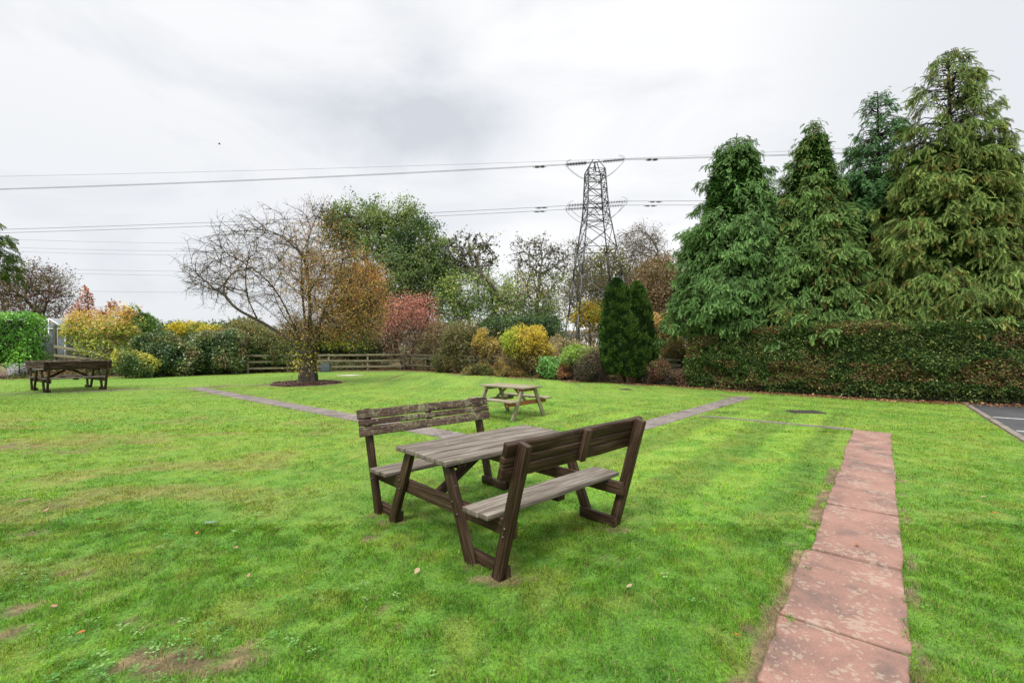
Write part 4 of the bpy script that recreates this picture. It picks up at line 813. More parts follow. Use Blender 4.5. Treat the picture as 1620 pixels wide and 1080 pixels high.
conifer('second tall conifer from the left, slim and pointed with drooping tip', 1287, 17.5, 188, [(.0, 2.4), (.25, 2.5), (.45, 2.0), (.62, 1.3), (.8, .8), (.92, .42), (1, .1)], 2.8, 600, (.040, .095, .022), (.25, .38, .115), 102, 2, tipbrown=.2)
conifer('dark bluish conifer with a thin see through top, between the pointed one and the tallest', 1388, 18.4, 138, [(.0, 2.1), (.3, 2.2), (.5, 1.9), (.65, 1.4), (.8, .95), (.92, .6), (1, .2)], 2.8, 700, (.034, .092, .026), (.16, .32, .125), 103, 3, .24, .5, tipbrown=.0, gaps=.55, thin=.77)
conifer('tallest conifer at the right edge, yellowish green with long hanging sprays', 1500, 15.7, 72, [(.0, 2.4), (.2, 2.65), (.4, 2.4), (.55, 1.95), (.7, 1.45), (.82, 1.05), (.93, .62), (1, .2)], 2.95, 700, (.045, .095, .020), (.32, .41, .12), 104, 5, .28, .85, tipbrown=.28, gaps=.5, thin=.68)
conifer('conifer mostly cut off by the left edge of the view, only branch tips showing', -98, 13.5, 245, [(.0, .8), (.3, 1.1), (.5, 1.45), (.7, 1.35), (.85, 1.2), (1, .3)], 4.3, 150, (.035, .075, .02), (.13, .17, .03), 105, 1, .30, .3, name='fir_tree', per=6)
# ---------------------------------------------------------------- clipped hedge and laurel
def hedge(name, label, pts, h, w, n, size, pal, seed, mat='leaf', cat='hedge', leaf_asp=.5, rough=.16, zmin=0.):
    g = np.random.default_rng(seed); pts = [np.array(p, float) for p in pts]; L = np.array([np.linalg.norm(b-a) for a, b in zip(pts[:-1], pts[1:])]); root = thing(name, label, cat, (*pts[0], 0))
    base = np.array([*pts[0], 0.]); cum = np.concatenate([[0], np.cumsum(L)]); P0 = np.array(pts)
    def at(s): return np.stack([np.interp(s, cum, P0[:, 0]), np.interp(s, cum, P0[:, 1])], 1)
    def nrm(s): d = at(np.minimum(s+.05, cum[-1]))-at(np.maximum(s-.05, 0)); d = norm(d); q = np.stack([d[:, 1], -d[:, 0]], 1); return np.where(q[:, 1:2] > 0, -q, q)
    # front face, top, ends
    areas = np.array([cum[-1]*h*1.5, cum[-1]*w*.8, w*h*2.0]); k = g.choice(3, n, p=areas/areas.sum()); s = g.random(n)*cum[-1]; z = g.random(n)*h; o = g.random(n)*w
    s = np.where(k == 2, np.where(g.random(n) < .8, 0, cum[-1]), s); z = np.where(k == 1, h, z); o = np.where(k == 0, 0., o)
    q = nrm(s); d = norm(at(np.minimum(s+.05, cum[-1]))-at(np.maximum(s-.05, 0)))
    out = np.where((k == 0)[:, None], np.column_stack([q, np.full(n, .15)]), np.where((k == 1)[:, None], np.array([[0, 0, 1.]]), np.column_stack([-d*np.where(s < 1, 1, -1)[:, None], np.zeros(n)])))
    p = np.column_stack([at(s)-q*o[:, None], z]); nz = fbm(np.column_stack([s*1.5, z*1.8, o*1.5])+seed, 3)-.5
    bulge = nz*rough*2.2+(fbm(np.column_stack([s*5, z*6, o*5])+seed, 2)-.5)*.16; depth = -g.random(n)**2*.30
    p = p+out*(bulge+depth)[:, None]; p[:, 2] = np.maximum(p[:, 2], .05+.06*g.random(n)); kk = p[:, 2] > zmin*(.8+.5*fbm(p*1.5, 2)); p, out, z, k = p[kk], out[kk], z[kk], k[kk]; n = len(p)
    if mat == 'leaf':                      # stray shoots standing out of the clipped faces
        sh = g.integers(0, len(p), 900); q_ = np.linspace(.03, .22, 5); dd = norm(out[sh]*.8+np.array([0, 0, .8])+g.normal(0, .3, (900, 3))); xs_ = (p[sh][:, None]+dd[:, None]*q_[None, :, None]*(.4+g.random((900, 1, 1)))).reshape(-1, 3)
        p = np.concatenate([p, xs_]); out = np.concatenate([out, np.repeat(dd, 5, 0)]); z = np.concatenate([z, np.ones(4500)]); k = np.concatenate([k, np.ones(4500, int)]); n = len(p)
        cut = (z < .25) & (k == 0) & (g.random(n) < .75); p, out = p[~cut], out[~cut]
    c = pal(p, g) if callable(pal) else pick(pal, len(p), g, p, 1.2, seed)
    leaf_cloud('foliage', p-base, norm(out), size, c, M[mat], root, g, leaf_asp, .35, .55)
    # solid dark box added inside to block the view through the leaves
    V, Fq = [], []; S = np.linspace(.2, cum[-1]-.2, 40); A = at(S); Q = nrm(S); ins_ = .36
    for a, qn in zip(A, Q): 
        for oo, zz in ((ins_, .1+zmin*1.3), (ins_, h-.38), (w-ins_, h-.38), (w-ins_, .1+zmin*1.3)): V.append((a[0]-qn[0]*oo-base[0], a[1]-qn[1]*oo-base[1], zz))
    for i in range(39):
        for j in range(4): b = i*4; Fq.append((b+j, b+(j+1) % 4, b+4+(j+1) % 4, b+4+j))
    Fq += [(0, 1, 2, 3), (156, 157, 158, 159)]
    link('dark_core', npmesh('dark_core', np.array(V), np.array(Fq)), M['bark_dark'], root)
    m = int(cum[-1]*110); s = g.random(m)*cum[-1]; q = nrm(s); a = np.column_stack([at(s)-q*.40, g.random(m)*h*.85]); b = a+np.column_stack([q*.34, g.uniform(0, .3, m)])+g.normal(0, .12, (m, 3))
    wood_mesh('twigs', (a-base, b-base, np.full(m, .007), np.full(m, .003)), M['bark'], root, 4); return root
def hedgepal(P, g):
    n = len(P); f = fbm(P*np.array([.7, .7, 1.3])+5, 3); r = g.random(n)
    c = np.where((r < .5)[:, None], np.array([.036, .078, .018]), np.array([.076, .138, .032])); c = np.where((r > .86)[:, None], np.array([.17, .22, .055]), c)
    c = np.where(((f > .55) & (r < .5))[:, None], np.array([.16, .09, .045]), c); c = np.where(((f < .42) & (r > .60))[:, None], np.array([.17, .21, .06]), c)
    return np.where((r > .985)[:, None], np.array([.45, .36, .15]), c)
hedge('clipped_hedge', 'long straight clipped hedge running below the tall conifers on the right', HEDGE, 2.32, 1.5, 165000, .066, hedgepal, 201, rough=.26)
hedge('laurel_hedge', 'bright glossy green laurel hedge at the left edge beside the grey wall', [pt(50, 590, 23.2)[:2], (-30.5, 19.6), (-38, 16)], 3.30, 2.0, 42000, .105, [(.06, .19, .02), (.09, .26, .03), (.14, .34, .04), (.20, .42, .06)], 202, 'glossy_leaf', rough=.3, zmin=.5)

# ---------------------------------------------------------------- twin yew
def yew():
    D = 20.2; g = np.random.default_rng(301); b = pt(992, 605, D); b[2] = -.02; root = thing('yew_tree', 'dark green upright yew with two pointed tops in front of the pylon', 'tree', b)
    sp = [(975, 443, 590, 20, -.1), (1008, 447, 592, 18, .1), (962, 490, 585, 13, -.3), (990, 500, 595, 16, -.55), (1020, 475, 590, 13, 0), (1024, 520, 592, 11, -.4), (968, 530, 592, 15, -.5), (1002, 545, 597, 15, -.6), (1012, 530, 596, 12, -.6), (983, 470, 585, 15, .2)]
    P, O = [], []
    for px, t, bt, w, dy in sp:
        n = int(75*(bt-t)*w/12); u = g.random(n)**.8; pr = np.interp(u, [0, .12, .35, .7, .9, 1], [.35, .8, 1.0, .92, .66, .08]); a = g.random(n)*6.283; r = w/F*D*pr*(1-.25*g.random(n)**2)
        rid = 1+.42*(fbm(np.column_stack([np.cos(a)*3.2, np.sin(a)*3.2, u*4+px]), 2)-.5)*2; c = pt(px, 0, D); z0 = pt(0, bt, D)[2]; z1 = pt(0, t, D)[2]
        P.append(np.column_stack([c[0]+np.cos(a)*r*rid, D+dy+np.sin(a)*r*rid, z0+(z1-z0)*u])); O.append(np.column_stack([np.cos(a)*.55, np.sin(a)*.55, np.ones(n)*.9]))
    P = np.concatenate(P); O = norm(np.concatenate(O)); n = len(P); Dv = norm(O+g.normal(0, .22, (n, 3))); L = .12*(.6+.8*g.random(n)); V, Fq = kites(P-b, Dv, norm(g.normal(size=(n, 3))), L, L*.30, .1)
    f = fbm(P*5, 2); c = np.where((f > .5)[:, None], np.array([.075, .145, .030]), np.array([.024, .056, .016]))*(.6+.8*g.random((n, 1))); link('crown', npmesh('crown', V, Fq, col=c), M['needle'], root)
    P0, P1, r0, r1 = [], [], [], []
    for px, t, bt, w, dy in sp: 
        e = pt(px, bt-(bt-t)*.7, D)-b; e[1] = dy; s = np.array([(px-992)/F*D*.35, dy*.3, 0]); m = s*.5+e*.5; m[2] = .5
        P0 += [s, m]; P1 += [m, e]; r0 += [.09, .07]; r1 += [.07, .02]
    wood_mesh('trunk', (np.array(P0), np.array(P1), np.array(r0), np.array(r1)), M['bark_yew'], root, 8)
yew()

# ---------------------------------------------------------------- picnic benches
def copy_tree(o, parent=None):
    c = o.copy(); C.objects.link(c); c.parent = parent
    for ch in [x for x in bpy.data.objects if x.parent == o]: copy_tree(ch, c)
    return c
def bench(label, loc, rotz, group=None):
    root = thing('picnic_bench', label, 'picnic bench', loc, rotz, group); B = 'wood_brown'; e = .004
    L, Wd = .808, .384; m = MB(); pw = .140; gp_ = (2*Wd-5*pw)/4
    for i in range(5):
        v = -Wd+pw/2+i*(pw+gp_); j = random.uniform(-.008, .008); m.plank((-L+j, v, .72+random.uniform(-.001, .002)), (L+j, v, .72), pw, .04, segs=8, jit=.0012)
    m.build('tabletop', M['wood_top'], root, .005)
    m = MB()
    for u in (-.62, .62, 0): m.plank((u, -.34, .676), (u, .34, .676), .09, .044, segs=2, jit=.001)
    m.build('tabletop_batten', M[B], root, .003)
    for s in (-1, 1):
        # seat
        m = MB()
        for k in range(3):
            v = s*(.584+.047+k*.0945); m.plank((-.81+random.uniform(-.01, .01), v, .437), (.81, v, .437), .090, .038, segs=8, jit=.0012)
        m.build('seat', M['wood_top'], root, .005)
        m = MB(); m.plank((0, s*.60, .395), (0, s*.85, .395), .09, .045, segs=1); m.build('seat_batten', M[B], root, .003)
        # backrest: three boards leaning outward
        m = MB(); d = np.array([0, s*.275, 1.]); d /= np.linalg.norm(d); nn = np.cross((1, 0, 0), d); hs_ = (.092, .062, .092); z = 0; bz = .736
        for k, hh in enumerate(hs_):
            c = np.array([0, s*1.006, bz])+d*(z+hh/2); jj = random.uniform(-.014, .014)
            m.plank(c+np.array([-.833+jj, 0, 0]), c+np.array([.833+jj*.5, 0, 0]), hh, .042, up=nn, segs=9, jit=.003); z += hh+.009
        m.build('backrest', M['wood_lichen'] if s < 0 else M['wood_brown'], root, .006)
        m = MB(); c0 = np.array([0, s*1.052, .735]); m.plank(c0, c0+d*.262, .055, .045, up=nn, segs=2); m.build('backrest_batten', M[B], root, .003)
        for uu in (-1, 1):
            u = uu*.715
            # outer post, inner A leg, foot rail
            m = MB(); m.plank((u, s*.872, -.01), (u, s*1.148, .985), .050, .090, up=(0, 1, 0), segs=6, jit=.0015); po = m.build('post', M[B], root, .004)
            for zz in (.30, .36):
                bm = MB(); vv = s*(.872+.278*zz); bm.rod((u+uu*.024, vv, zz+.02), (u+uu*.034, vv, zz+.02), .011, 8); bm.build('bolt', M['bolt'], po)
            m = MB(); m.plank((u+uu*.004, s*.585, -.01), (u+uu*.004, s*.275, .698), .050, .092, up=(0, 1, 0), segs=6, jit=.0015); lg = m.build('leg', M[B], root, .004)
            for zz, dv in ((.34, .01), (.42, -.02)):
                bm = MB(); vv = s*(.585-.31*zz/.7)+dv; bm.rod((u+uu*.028, vv, zz), (u+uu*.038, vv, zz), .011, 8); bm.build('bolt', M['bolt'], lg)
            m = MB(); m.plank((u-uu*.052, s*.53, .045), (u-uu*.052, s*.93, .045), .045, .085, segs=2); m.build('foot_rail', M[B], root, .004)
    for uu in (-1, 1):
        u = uu*.715-uu*.050; m = MB(); m.plank((u, -1.0, .357), (u, 1.0, .357), .045, .115, segs=6, jit=.0012); m.build('crossbeam', M[B], root, .004)
        m = MB(); m.plank((u-uu*.03, 0, .36), (uu*.10, 0, .67), .07, .045, up=(0, 1, 0), segs=2); m.build('brace', M[B], root, .003)
    return root
def bench_pose(cx, cy, th): return (cx, cy, 0), th
b1 = bench('large brown picnic bench with backrests, in front in the middle of the lawn', (-.184, 4.337, 0), .761+0*math.pi, 'picnic benches with backrests')
# model axis v is mirrored so that +v faces the camera's right
b1.scale = (1, -1, 1)
b2 = copy_tree(b1); b2.location = (-16.46, 17.0, 0); b2.rotation_euler.z = 1.0; b2.scale = (1.09, -1.09, 1.09)
tag(b2, 'brown picnic bench with backrests standing far left by the orange shrub')
def picnic_table():
    root = thing('picnic_table', 'small pale lichened picnic table without backrests, behind the large bench', 'picnic table', (-.04, 10.62, 0), -.715); Mm = M['wood_pale']
    L, Wd = .67, .33; m = MB()
    for i in range(5): v = -Wd+.062+i*.134; m.plank((-L, v, .70), (L, v, .70), .126, .036, segs=5)
    m.build('tabletop', Mm, root, .004)
    for s in (-1, 1):
        m = MB()
        for k in range(2): v = s*(.47+.062+k*.128); m.plank((-L, v, .425), (L, v, .425), .12, .036, segs=5)
        m.build('seat', Mm, root, .004)
    for uu in (-1, 1):
        u = uu*.50
        m = MB(); m.plank((u, -.31, .655), (u, .31, .655), .045, .085, segs=2); m.build('tabletop_batten', M['wood_rust'] if uu > 0 else Mm, root, .003)
        m = MB(); m.plank((u, -.68, .36), (u, .68, .36), .045, .09, segs=3); m.build('crossbeam', M['wood_rust'] if uu > 0 else Mm, root, .003)
        for s in (-1, 1):
            m = MB(); m.plank((u+uu*.046, s*.56, -.01), (u+uu*.046, s*.21, .68), .045, .09, up=(0, 1, 0), segs=3); m.build('leg', Mm, root, .003)
        m = MB(); m.plank((u-uu*.03, 0, .38), (uu*.12, 0, .665), .05, .04, up=(0, 1, 0), segs=1); m.build('brace', Mm, root, .003)
picnic_table()

# ---------------------------------------------------------------- fences
def fence(label, pts, rails, sp, mat, hp, w=.10, name='post_and_rail_fence', lean=0):
    root = thing(name, label, 'fence', (*pts[0], 0)); o = np.array([*pts[0], 0.]); pts = [np.array(p, float) for p in pts]
    for a, b in zip(pts[:-1], pts[1:]):
        L = np.linalg.norm(b-a); k = max(1, round(L/sp)); d = (b-a)/L; q = np.array([d[1], -d[0]]); q = q if q[1] < 0 else -q
        for i in range(k):
            p = a+(b-a)*i/k; m = MB(); m.plank(np.array([*p, -.1])-o, np.array([*p, hp+random.uniform(-.03, .03)])-o, .10, .09, up=(0, 1, 0), segs=2); m.build('post', mat, root, .004)
            p2 = a+(b-a)*(i+1)/k
            for z in rails:
                m = MB(); s = np.array([*(p+q*.062), z+random.uniform(-.015, .015)]); e = np.array([*(p2+q*.062), z+random.uniform(-.015, .015)]); m.plank(s-o+(e-s)*.003, e-o-(e-s)*.003, .035, w, segs=3, jit=.003); m.build('rail', mat, root, .003)
    return root
FA, FB, FC = pt(392, 0, 26.9)[:2], pt(455, 0, 28.2)[:2], pt(640, 0, 30.7)[:2]
fence('weathered three rail fence along the back border behind the half bare tree', [FA, FB, FC], (.28, .66, 1.03), 2.1, M['wood_fence'], 1.12, .11)
fence('low dark rail fence running behind the right border shrubs', [FC, pt(900, 0, 22.6)[:2], pt(1078, 0, 19.6)[:2]], (.35, .80, 1.02), 2.0, M['fence_dark'], 1.10, .09)
root = thing('sloping_fence', 'grey brown fence with tall post and sloping rails behind the left picnic bench', 'fence', (*pt(87, 0, 24.)[:2], 0)); o = np.array(root.location)
def fp(px, py, D): return pt(px, py, D)-o
m = MB(); m.plank(fp(88, 598, 24), fp(87, 514, 24), .11, .1, up=(0, 1, 0), segs=3); m.build('post', M['fence_dark'], root, .004)
for a_, b_, w in (((85, 548, 23.9), (165, 560, 24.4), .15), ((85, 562, 23.9), (165, 570, 24.4), .13), ((85, 575, 23.9), (165, 581, 24.4), .1)):
    m = MB(); m.plank(fp(*a_), fp(*b_), .04, w, segs=4, jit=.004); m.build('rail', M['wood_fence'], root, .004)
for px in (127, 160): m = MB(); m.plank(fp(px, 596, 24.4), fp(px, 553, 24.4), .08, .07, up=(0, 1, 0), segs=2); m.build('post', M['wood_fence'], root, .004)

# ---------------------------------------------------------------- greenhouse, grey wall, wire mesh
D = 26.5; root = thing('greenhouse', 'white framed greenhouse with gabled roof between laurel hedge and orange shrub', 'greenhouse', (*pt(80, 0, D)[:2], 0)); o = np.array(root.location)
xl, xr = pt(52, 0, D)[0]-o[0], pt(104, 0, D)[0]-o[0]; xm = (xl+xr)/2; ze = pt(0, 520, D)[2]; zr = pt(0, 504, D)[2]
V = [(xl, 0, 0), (xr, 0, 0), (xr, 0, ze), (xm, 0, zr), (xl, 0, ze), (xl, 3.5, 0), (xr, 3.5, 0), (xr, 3.5, ze), (xm, 3.5, zr), (xl, 3.5, ze)]
me = bpy.data.meshes.new('glazing'); me.from_pydata(V, [], [(0, 1, 2, 3, 4), (6, 5, 9, 8, 7), (1, 6, 7, 2), (5, 0, 4, 9), (2, 7, 8, 3), (4, 3, 8, 9)]); link('glazing', me, M['greenhouse_glass'], root)
m = MB()
for a_, b_ in (((xl, -.03, ze), (xm, -.03, zr)), ((xm, -.03, zr), (xr, -.03, ze)), ((xl, -.03, ze), (xr, -.03, ze)), ((xl, -.03, 0), (xl, -.03, ze)), ((xr, -.03, 0), (xr, -.03, ze)), ((xm, 0, zr), (xm, 3.5, zr)), ((xm, -.03, 0), (xm, -.03, zr)), ((xl*.5+xm*.5, -.03, 0), (xl*.5+xm*.5, -.03, ze)), ((xr*.5+xm*.5, -.03, 0), (xr*.5+xm*.5, -.03, ze))):
    m.plank(a_, b_, .05, .05, up=(0, 1, .01), segs=1, jit=0)
m.build('frame', M['white_frame'], root)
D = 25.6; a_ = pt(12, 0, D); b_ = pt(84, 0, D); zt = pt(0, 556, D)[2]; root = thing('block_wall', 'pale grey block and panel wall left of the brown picnic bench', 'wall', (a_[0], a_[1], 0)); Lw = b_[0]-a_[0]
m = MB(); zz = pt(0, 572, D)[2]
for i in range(4): m.box((Lw*(i+.5)/4, 0, zz/2), Lw/4-.02, .12, zz)
m.build('blocks', M['panel'], root, .008)
m = MB(); m.box((Lw*.27, .02, zz+.5), Lw*.53, .06, .9); m.build('panel', M['panel'], root, .004); m = MB(); m.box((Lw*.78, .02, zz+.75), Lw*.44, .06, 1.4); m.build('dark_panel', M['dark_panel'], root, .004)
D = 25.2; a_ = pt(30, 0, D); b_ = pt(86, 0, D); root = thing('wire_mesh_fence', 'square wire mesh panel standing in front of the pale grey wall', 'fence', (a_[0], a_[1], 0)); Lw = b_[0]-a_[0]; z0, z1 = pt(0, 575, D)[2], pt(0, 552, D)[2]
m = MB(); k = 16
for i in range(k+1): m.rod((Lw*i/k, 0, 0), (Lw*i/k, 0, z1), .006, 4)
for i in range(8): z = z0*.2+(z1-z0*.2)*i/7; m.rod((0, .008, z), (Lw, .008, z), .006, 4)
m.build('wire_grid', M['mesh_wire'], root); m = MB()
for x in (0, Lw*.5, Lw): m.rod((x, .02, -.05), (x, .02, z1+.05), .025, 8)
m.build('posts', M['mesh_wire'], root)

# ---------------------------------------------------------------- pylon
def pylon():
    D = 65.; base = pt(946, 0, D); base[2] = 1.5; root = thing('electricity_pylon', 'grey lattice electricity pylon rising behind the garden border', 'pylon', base, R(5))
    Z = lambda py: pt(0, py, D)[2]-base[2]; k = D/F/math.cos(R(5))/1.06
    lev = [(548, 50), (500, 41), (440, 33), (395, 26.5), (362, 21.5), (345, 18.8), (325, 16.8), (305, 15.6), (283, 14.4), (271, 13.8)]
    lev = [(Z(y), w*k) for y, w in lev]; cs = ((-1, -1), (1, -1), (1, 1), (-1, 1))
    # straight-line body tilt so that the top sits at px 941
    sx = (941-946)/F*D; zt = lev[-1][0]
    def c3(z, w, q): return np.array([q[0]*w+sx*z/zt, q[1]*w, z])
    for q in cs:
        m = MB()
        for (z0, w0), (z1, w1) in zip(lev[:-1], lev[1:]): m.plank(c3(z0, w0, q), c3(z1, w1, q), .17 if z0 < 10 else .13, .17 if z0 < 10 else .13, segs=1, jit=0)
        ap = np.array([sx, 0, Z(254)]); m.plank(c3(*lev[-1], q), ap+np.array([q[0]*.35, q[1]*.35, 0]), .10, .10, segs=1, jit=0); m.build('leg', M['steel'], root)
    for f in range(4):
        m = MB(); a, b = cs[f], cs[(f+1) % 4]
        for i, ((z0, w0), (z1, w1)) in enumerate(zip(lev[:-1], lev[1:])):
            t = .075
            if i == 0: 
                mid = (c3(z0+(z1-z0)*.1, w0*.98, a)+c3(z0+(z1-z0)*.1, w0*.98, b))/2; m.plank(c3(z1, w1, a), mid, t, t, segs=1, jit=0); m.plank(c3(z1, w1, b), mid, t, t, segs=1, jit=0)
            else: m.plank(c3(z0, w0, a), c3(z1, w1, b), t, t, segs=1, jit=0); m.plank(c3(z0, w0, b), c3(z1, w1, a), t, t, segs=1, jit=0)
            if i in (1, 2): zc_ = (z0+z1)/2; wc = (w0+w1)/2; m.plank(c3(z1, w1, a), c3(z1, w1, b), t, t, segs=1, jit=0)
            if i > 3: m.plank(c3(z1, w1, a), c3(z1, w1, b), t, t, segs=1, jit=0)
            if i in (4, 5, 6, 7, 8): zm = (z0+z1)/2; wm = (w0+w1)/2; m.plank(c3(zm, wm, a), c3(zm, wm, b), t*.8, t*.8, segs=1, jit=0)
        m.build('lattice', M['steel'], root)
    m = MB(); zz, ww = Z(530), 47*k
    for f in range(4): m.plank(c3(zz, ww*1.15, cs[f]), c3(zz, ww*1.15, cs[(f+1) % 4]), .09, .09, segs=1, jit=0)
    m.build('anti_climb_frame', M['steel'], root)
    # crossarms run towards and away from the garden; line conductors leave left and right
    arms = [(Z(257), .16), (Z(325), .9)]; T = []
    for z, ln in arms:
        for s in (-1, 1):
            m = MB(); w = .9 if z < zt*.95 else .15; tipp = np.array([sx*z/zt, s*ln, z]); T.append(tipp)
            for q in (-1, 1):
                m.plank((sx*z/zt+q*w, s*w, z-.1), tipp, .09, .09, segs=1, jit=0); m.plank((sx*z/zt+q*w, s*w, z-1.2), tipp-np.array([0, 0, .1]), .08, .08, segs=1, jit=0)
                for j in (.3, .6): p = np.array([sx*z/zt+q*w, s*w, z-.1])*(1-j)+tipp*j; p2 = np.array([sx*z/zt-q*w, s*w, z-.1])*(1-j*.8)+tipp*j*.8; m.plank(p, p2, .05, .05, segs=1, jit=0)
            m.build('crossarm', M['steel'], root)
    # to world for strings and wires
    ca, sa = math.cos(R(5)), math.sin(R(5))
    def tw(p): return np.array([base[0]+p[0]*ca-p[1]*sa, base[1]+p[0]*sa+p[1]*ca, base[2]+p[2]])
    def tl(p): p = p-base; return np.array([p[0]*ca+p[1]*sa, -p[0]*sa+p[1]*ca, p[2]])
    dL = norm(np.array([-1., .02, -.07])); dR = norm(np.array([1., -.24, -.0])); ends = []
    for p in T:
        wp_ = tw(p); e2 = []
        for d in (dL, dR):
            m = MB(); s0 = wp_+d*1.1; m.rod(tl(wp_), tl(s0), .04, 6); m.rod(tl(s0), tl(s0+d*3.0), .035, 6)
            for i in range(13): q = s0+d*(.15+i*.22); m.rod(tl(q), tl(q+d*.07), .27, 10, .09)
            m.build('insulator_string', M['insulator'], root, smooth_shade=False)
            en = s0+d*3.1; e2.append(en); m = MB(); hr = [(0, 0, 0), (-.2, 0, .35), (-.6, 0, .6), (-.9, 0, .6)]
            for a, b in zip(hr[:-1], hr[1:]): f = lambda v: tl(en+d*v[0]+np.array([0, 0, v[2]])); m.rod(f(a), f(b), .02, 4)
            m.build('arcing_horn', M['steel'], root)
        m = MB(); pr = None
        for i in range(15):
            t = i/14; q = e2[0]*(1-t)+e2[1]*t+np.array([0, 0, -2.6*4*t*(1-t)]); 
            if pr is not None: m.rod(tl(pr), tl(q), .025, 4)
            pr = q
        m.build('jumper_cable', M['wire'], root); ends.append(e2)
    return base, tw, ends, tw(np.array([sx, 0, Z(253)]))
pb, tw, ends, apex = pylon()
def cable(label, p, d, L, sag, r, clamps=True):
    root = tag(bpy.data.objects.new('power_cable', None), label, 'power cable', 'overhead power cables'); C.objects.link(root); root.location = p
    m = MB(); pr = np.zeros(3); k = 36
    for i in range(1, k+1):
        t = i/k; q = d*L*t+np.array([0, 0, -sag*4*t*(1-t)]); m.rod(pr, q, r, 4); pr = q
    m.build('conductor', M['wire'], root)
    if clamps:
        m = MB()
        for s in (3.2, 4.0): t = s/L; q = d*s+np.array([0, 0, -sag*4*t*(1-t)]); m.rod(q+np.array([-.25, 0, -.12]), q+np.array([.25, 0, -.12]), .09, 6); m.rod(q+np.array([-.55, 0, -.12]), q+np.array([.55, 0, -.12]), .03, 4)
        m.build('vibration_damper', M['wire'], root)
nm = ['near arm of the top pair', 'far arm of the top pair', 'near arm of the lower pair', 'far arm of the lower pair']
dLw = norm(np.array([-1., .02, 0])); dRw = norm(np.array([1., -.24, 0]))
for (el, er), s in zip(ends, nm):
    cable('power cable running left from the '+s, el, dLw, 300, 3.7, .026); cable('power cable running right from the '+s, er, dRw, 260, 4.7, .026)
cable('thin earth wire running left from the pylon peak', apex, dLw, 300, 2.1, .016, False); cable('thin earth wire running right from the pylon peak', apex, dRw, 260, 3.6, .016, False)
for i, (y0, y1) in enumerate(((376, 380), (389, 392), (395, 399), (421, 424), (427, 431), (455, 457))):
    a = pt(-40, y0, 190.); b = pt(480, y1+4, 190.); d = b-a; L = np.linalg.norm(d)
    cable('faint distant cable, number %s down in the far line at left' % ['one', 'two', 'three', 'four', 'five', 'six'][i], a, d/L, L, 1.0, .038, False)

# ---------------------------------------------------------------- small things
def cover(name, label, c, sx, sy, rot, mat, frame):
    root = thing(name, label, 'manhole cover', (c[0], c[1], 0), rot); m = MB(); m.box((0, 0, .008), sx, sy, .03); m.build('lid', mat, root, .004)
    m = MB(); t = .05
    for a_, b_ in (((-sx/2-t, -sy/2-t/2), (sx/2+t, -sy/2-t/2)), ((-sx/2-t, sy/2+t/2), (sx/2+t, sy/2+t/2))): m.plank((*a_, .004), (*b_, .004), t, .02, segs=1, jit=0)
    for a_, b_ in (((-sx/2-t/2, -sy/2), (-sx/2-t/2, sy/2)), ((sx/2+t/2, -sy/2), (sx/2+t/2, sy/2))): m.plank((*a_, .004), (*b_, .004), t, .02, segs=1, jit=0)
    m.build('frame', frame, root, .003)
    m = MB()
    for i in range(5): x = -sx/2+sx*(i+1)/6; m.plank((x, -sy*.4, .0245), (x, sy*.4, .0245), .02, .006, segs=1, jit=0)
    m.build('ribs', mat, root)
cover('manhole_cover', 'dark rectangular manhole cover in the grass near the clipped hedge', gp(1275, 651.5), .62, .36, R(-3), M['cast_iron'], M['bolt'])
cover('drain_cover', 'small dark drain cover in the lawn in front of the yew', gp(990, 616), .26, .22, R(-38), M['cast_iron'], M['cast_iron'])
q = gp(553, 594.2); o = poly_prism('stone_slab', [[(-.65, -.1), (.1, -.42), (.7, .1), (-.1, .42)]], .0, .035, M['stone'], None); o.location = (q[0], q[1], 0); tag(o, 'pale flat stone slab lying in the grass right of the half bare tree', 'stone slab')
q = pt(515, 587, 28.6)
root = thing('slate_planter', 'dark slate coloured box leaning at the fence behind the half bare tree', 'planter', (q[0], q[1], 0), R(8)); m = MB(); m.plank((0, 0, 0), (0, .03, .52), .55, .30, up=(0, 1, 0), segs=1, jit=0); m.build('body', M['slate'], root, .02); m = MB(); m.box((0, .03, .53), .60, .34, .04); m.build('rim', M['slate'], root, .008)
q = gp(253, 594.6); root = thing('white_block', 'small white block lying at the foot of the left border', 'block', (q[0], q[1]-.1, 0), R(6)); m = MB(); m.plank((-.3, 0, .07), (.3, .02, .09), .22, .12, segs=3, jit=.008); m.build('block', M['white_frame'], root, .015)
def fallen(label, px, py, L, c, seed, asp=.6, up=.02, curl=.25, name='fallen_leaf'):
    g = np.random.default_rng(seed); n = 9; q = gp(px, py); V, Fq = [], []; a = g.random()*6.28 if name == 'fallen_leaf' else .15
    for i in range(n):
        t = i/(n-1); w = L*asp*.5*math.sin(math.pi*min(1, t**.8*1.0))**.8*(1+.12*(-1)**i*(name == 'fallen_leaf')); zc_ = up+curl*L*(t-.5)**2
        for s in (-1, -.5, 0, .5, 1): V.append(((t-.5)*L, s*w, zc_+abs(s)*w*.35+g.normal(0, .001)))
    for i in range(n-1):
        for j in range(4): b = i*5+j; Fq.append((b, b+5, b+6, b+1))
    V = np.array(V); me = npmesh(name, V, np.array(Fq), col=np.tile(np.array(c), (len(Fq), 1)), smooth_shade=True); o = link(name, me, M['dead_leaf']); o.location = (q[0], q[1], .012); o.rotation_euler = (g.normal(0, .2), g.normal(0, .15), a)
    s_ = o.modifiers.new('solid', 'SOLIDIFY'); s_.thickness = .0012
    tag(o, label, 'leaf', 'fallen leaves on the lawn')
fallen('large grey green leaf lying on the lawn left of the front bench', 333, 834, .125, (.16, .26, .15), 1, .42, .03, .3, 'long_leaf')
OR, PK, TN = (.42, .15, .03), (.38, .22, .14), (.42, .31, .18)
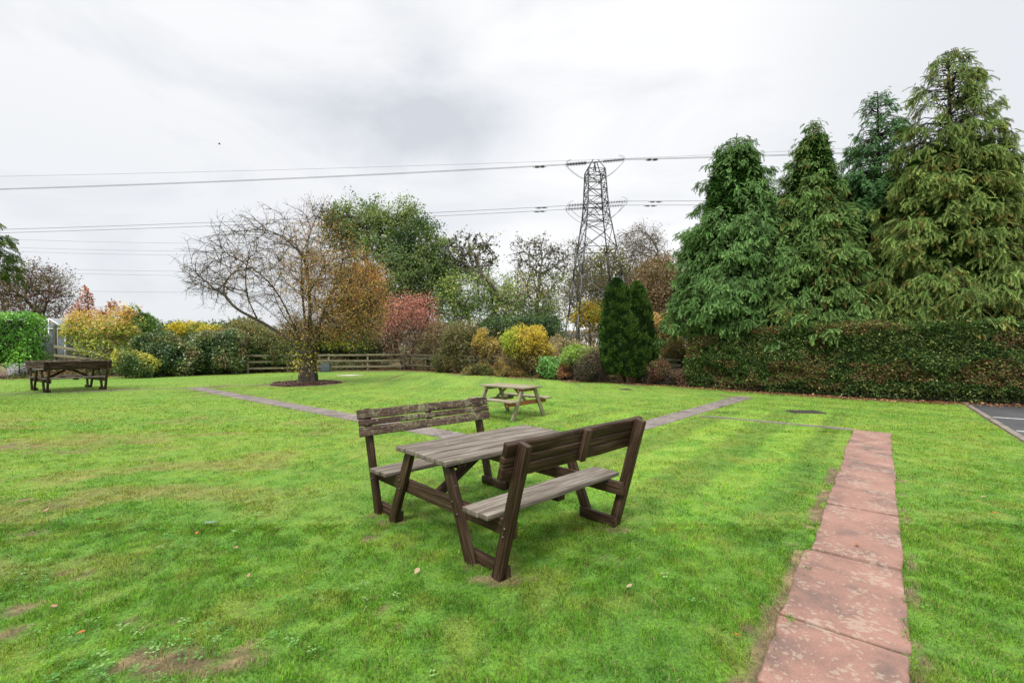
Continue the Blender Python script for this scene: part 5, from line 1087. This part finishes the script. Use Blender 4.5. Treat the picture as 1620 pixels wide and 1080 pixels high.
for i, (px, py, L, c, lab) in enumerate(((130, 1008, .05, OR, 'bright orange curled leaf nearest the bottom left corner'), (158, 826, .06, OR, 'orange leaf in the grass left of the grey green leaf, upper one'), (75, 811, .06, PK, 'pinkish leaf at the far left of the lawn'),
        (374, 872, .05, PK, 'pinkish tan leaf below and right of the grey green leaf'), (312, 848, .04, OR, 'small orange leaf just below the grey green leaf'), (660, 909, .06, TN, 'tan leaf on the grass in front of the large bench'), (997, 934, .05, TN, 'tan leaf on the lawn between bench and slab path'),
        (1165, 1013, .045, OR, 'orange brown leaf beside the slab path at the bottom'), (1128, 695, .05, TN, 'pale leaf on the far lawn left of the slab path'), (1556, 790, .05, TN, 'pale leaf on the lawn right of the slab path'), (1575, 816, .06, OR, 'yellowish leaf at the right edge of the lawn'), (1551, 693, .10, OR, 'orange leaf in the grass near the car park kerb'),
        (607, 818, .055, OR, 'orange leaf against the foot of the front bench'), (784, 843, .05, PK, 'pale leaf under the near seat of the front bench'), (395, 915, .035, PK, 'tiny pink leaf in the middle of the left lawn'), (1357, 867, .05, OR, 'orange leaf lying on the red slab path'), (85, 966, .04, PK, 'dull pink leaf near the bottom left'), (442, 952, .03, PK, 'tiny brown pink leaf low in the left lawn'))):
    fallen(lab, px, py, L, c, 10+i)
root = thing('bird', 'small dark bird flying high in the sky at left', 'bird', pt(347, 228, 60), R(30)); 
m = MB(); pr = None
for (x0, r0), (x1, r1) in zip(((-.16, .01), (-.08, .045), (.02, .06), (.10, .045)), ((-.08, .045), (.02, .06), (.10, .045), (.17, .012))): m.rod((x0, 0, 0), (x1, 0, 0), r0, 8, r1)
m.build('body', M['bird'], root, smooth_shade=True)
for s in (-1, 1):
    V = [(.07, s*.03, .02), (-.07, s*.03, .02), (.05, s*.20, .10), (-.06, s*.20, .09), (-.03, s*.36, .06)]; me = bpy.data.meshes.new('wing'); me.from_pydata(V, [], [(0, 1, 3, 2), (2, 3, 4)]); w_ = link('wing', me, M['bird'], root); sm = w_.modifiers.new('solid', 'SOLIDIFY'); sm.thickness = .01
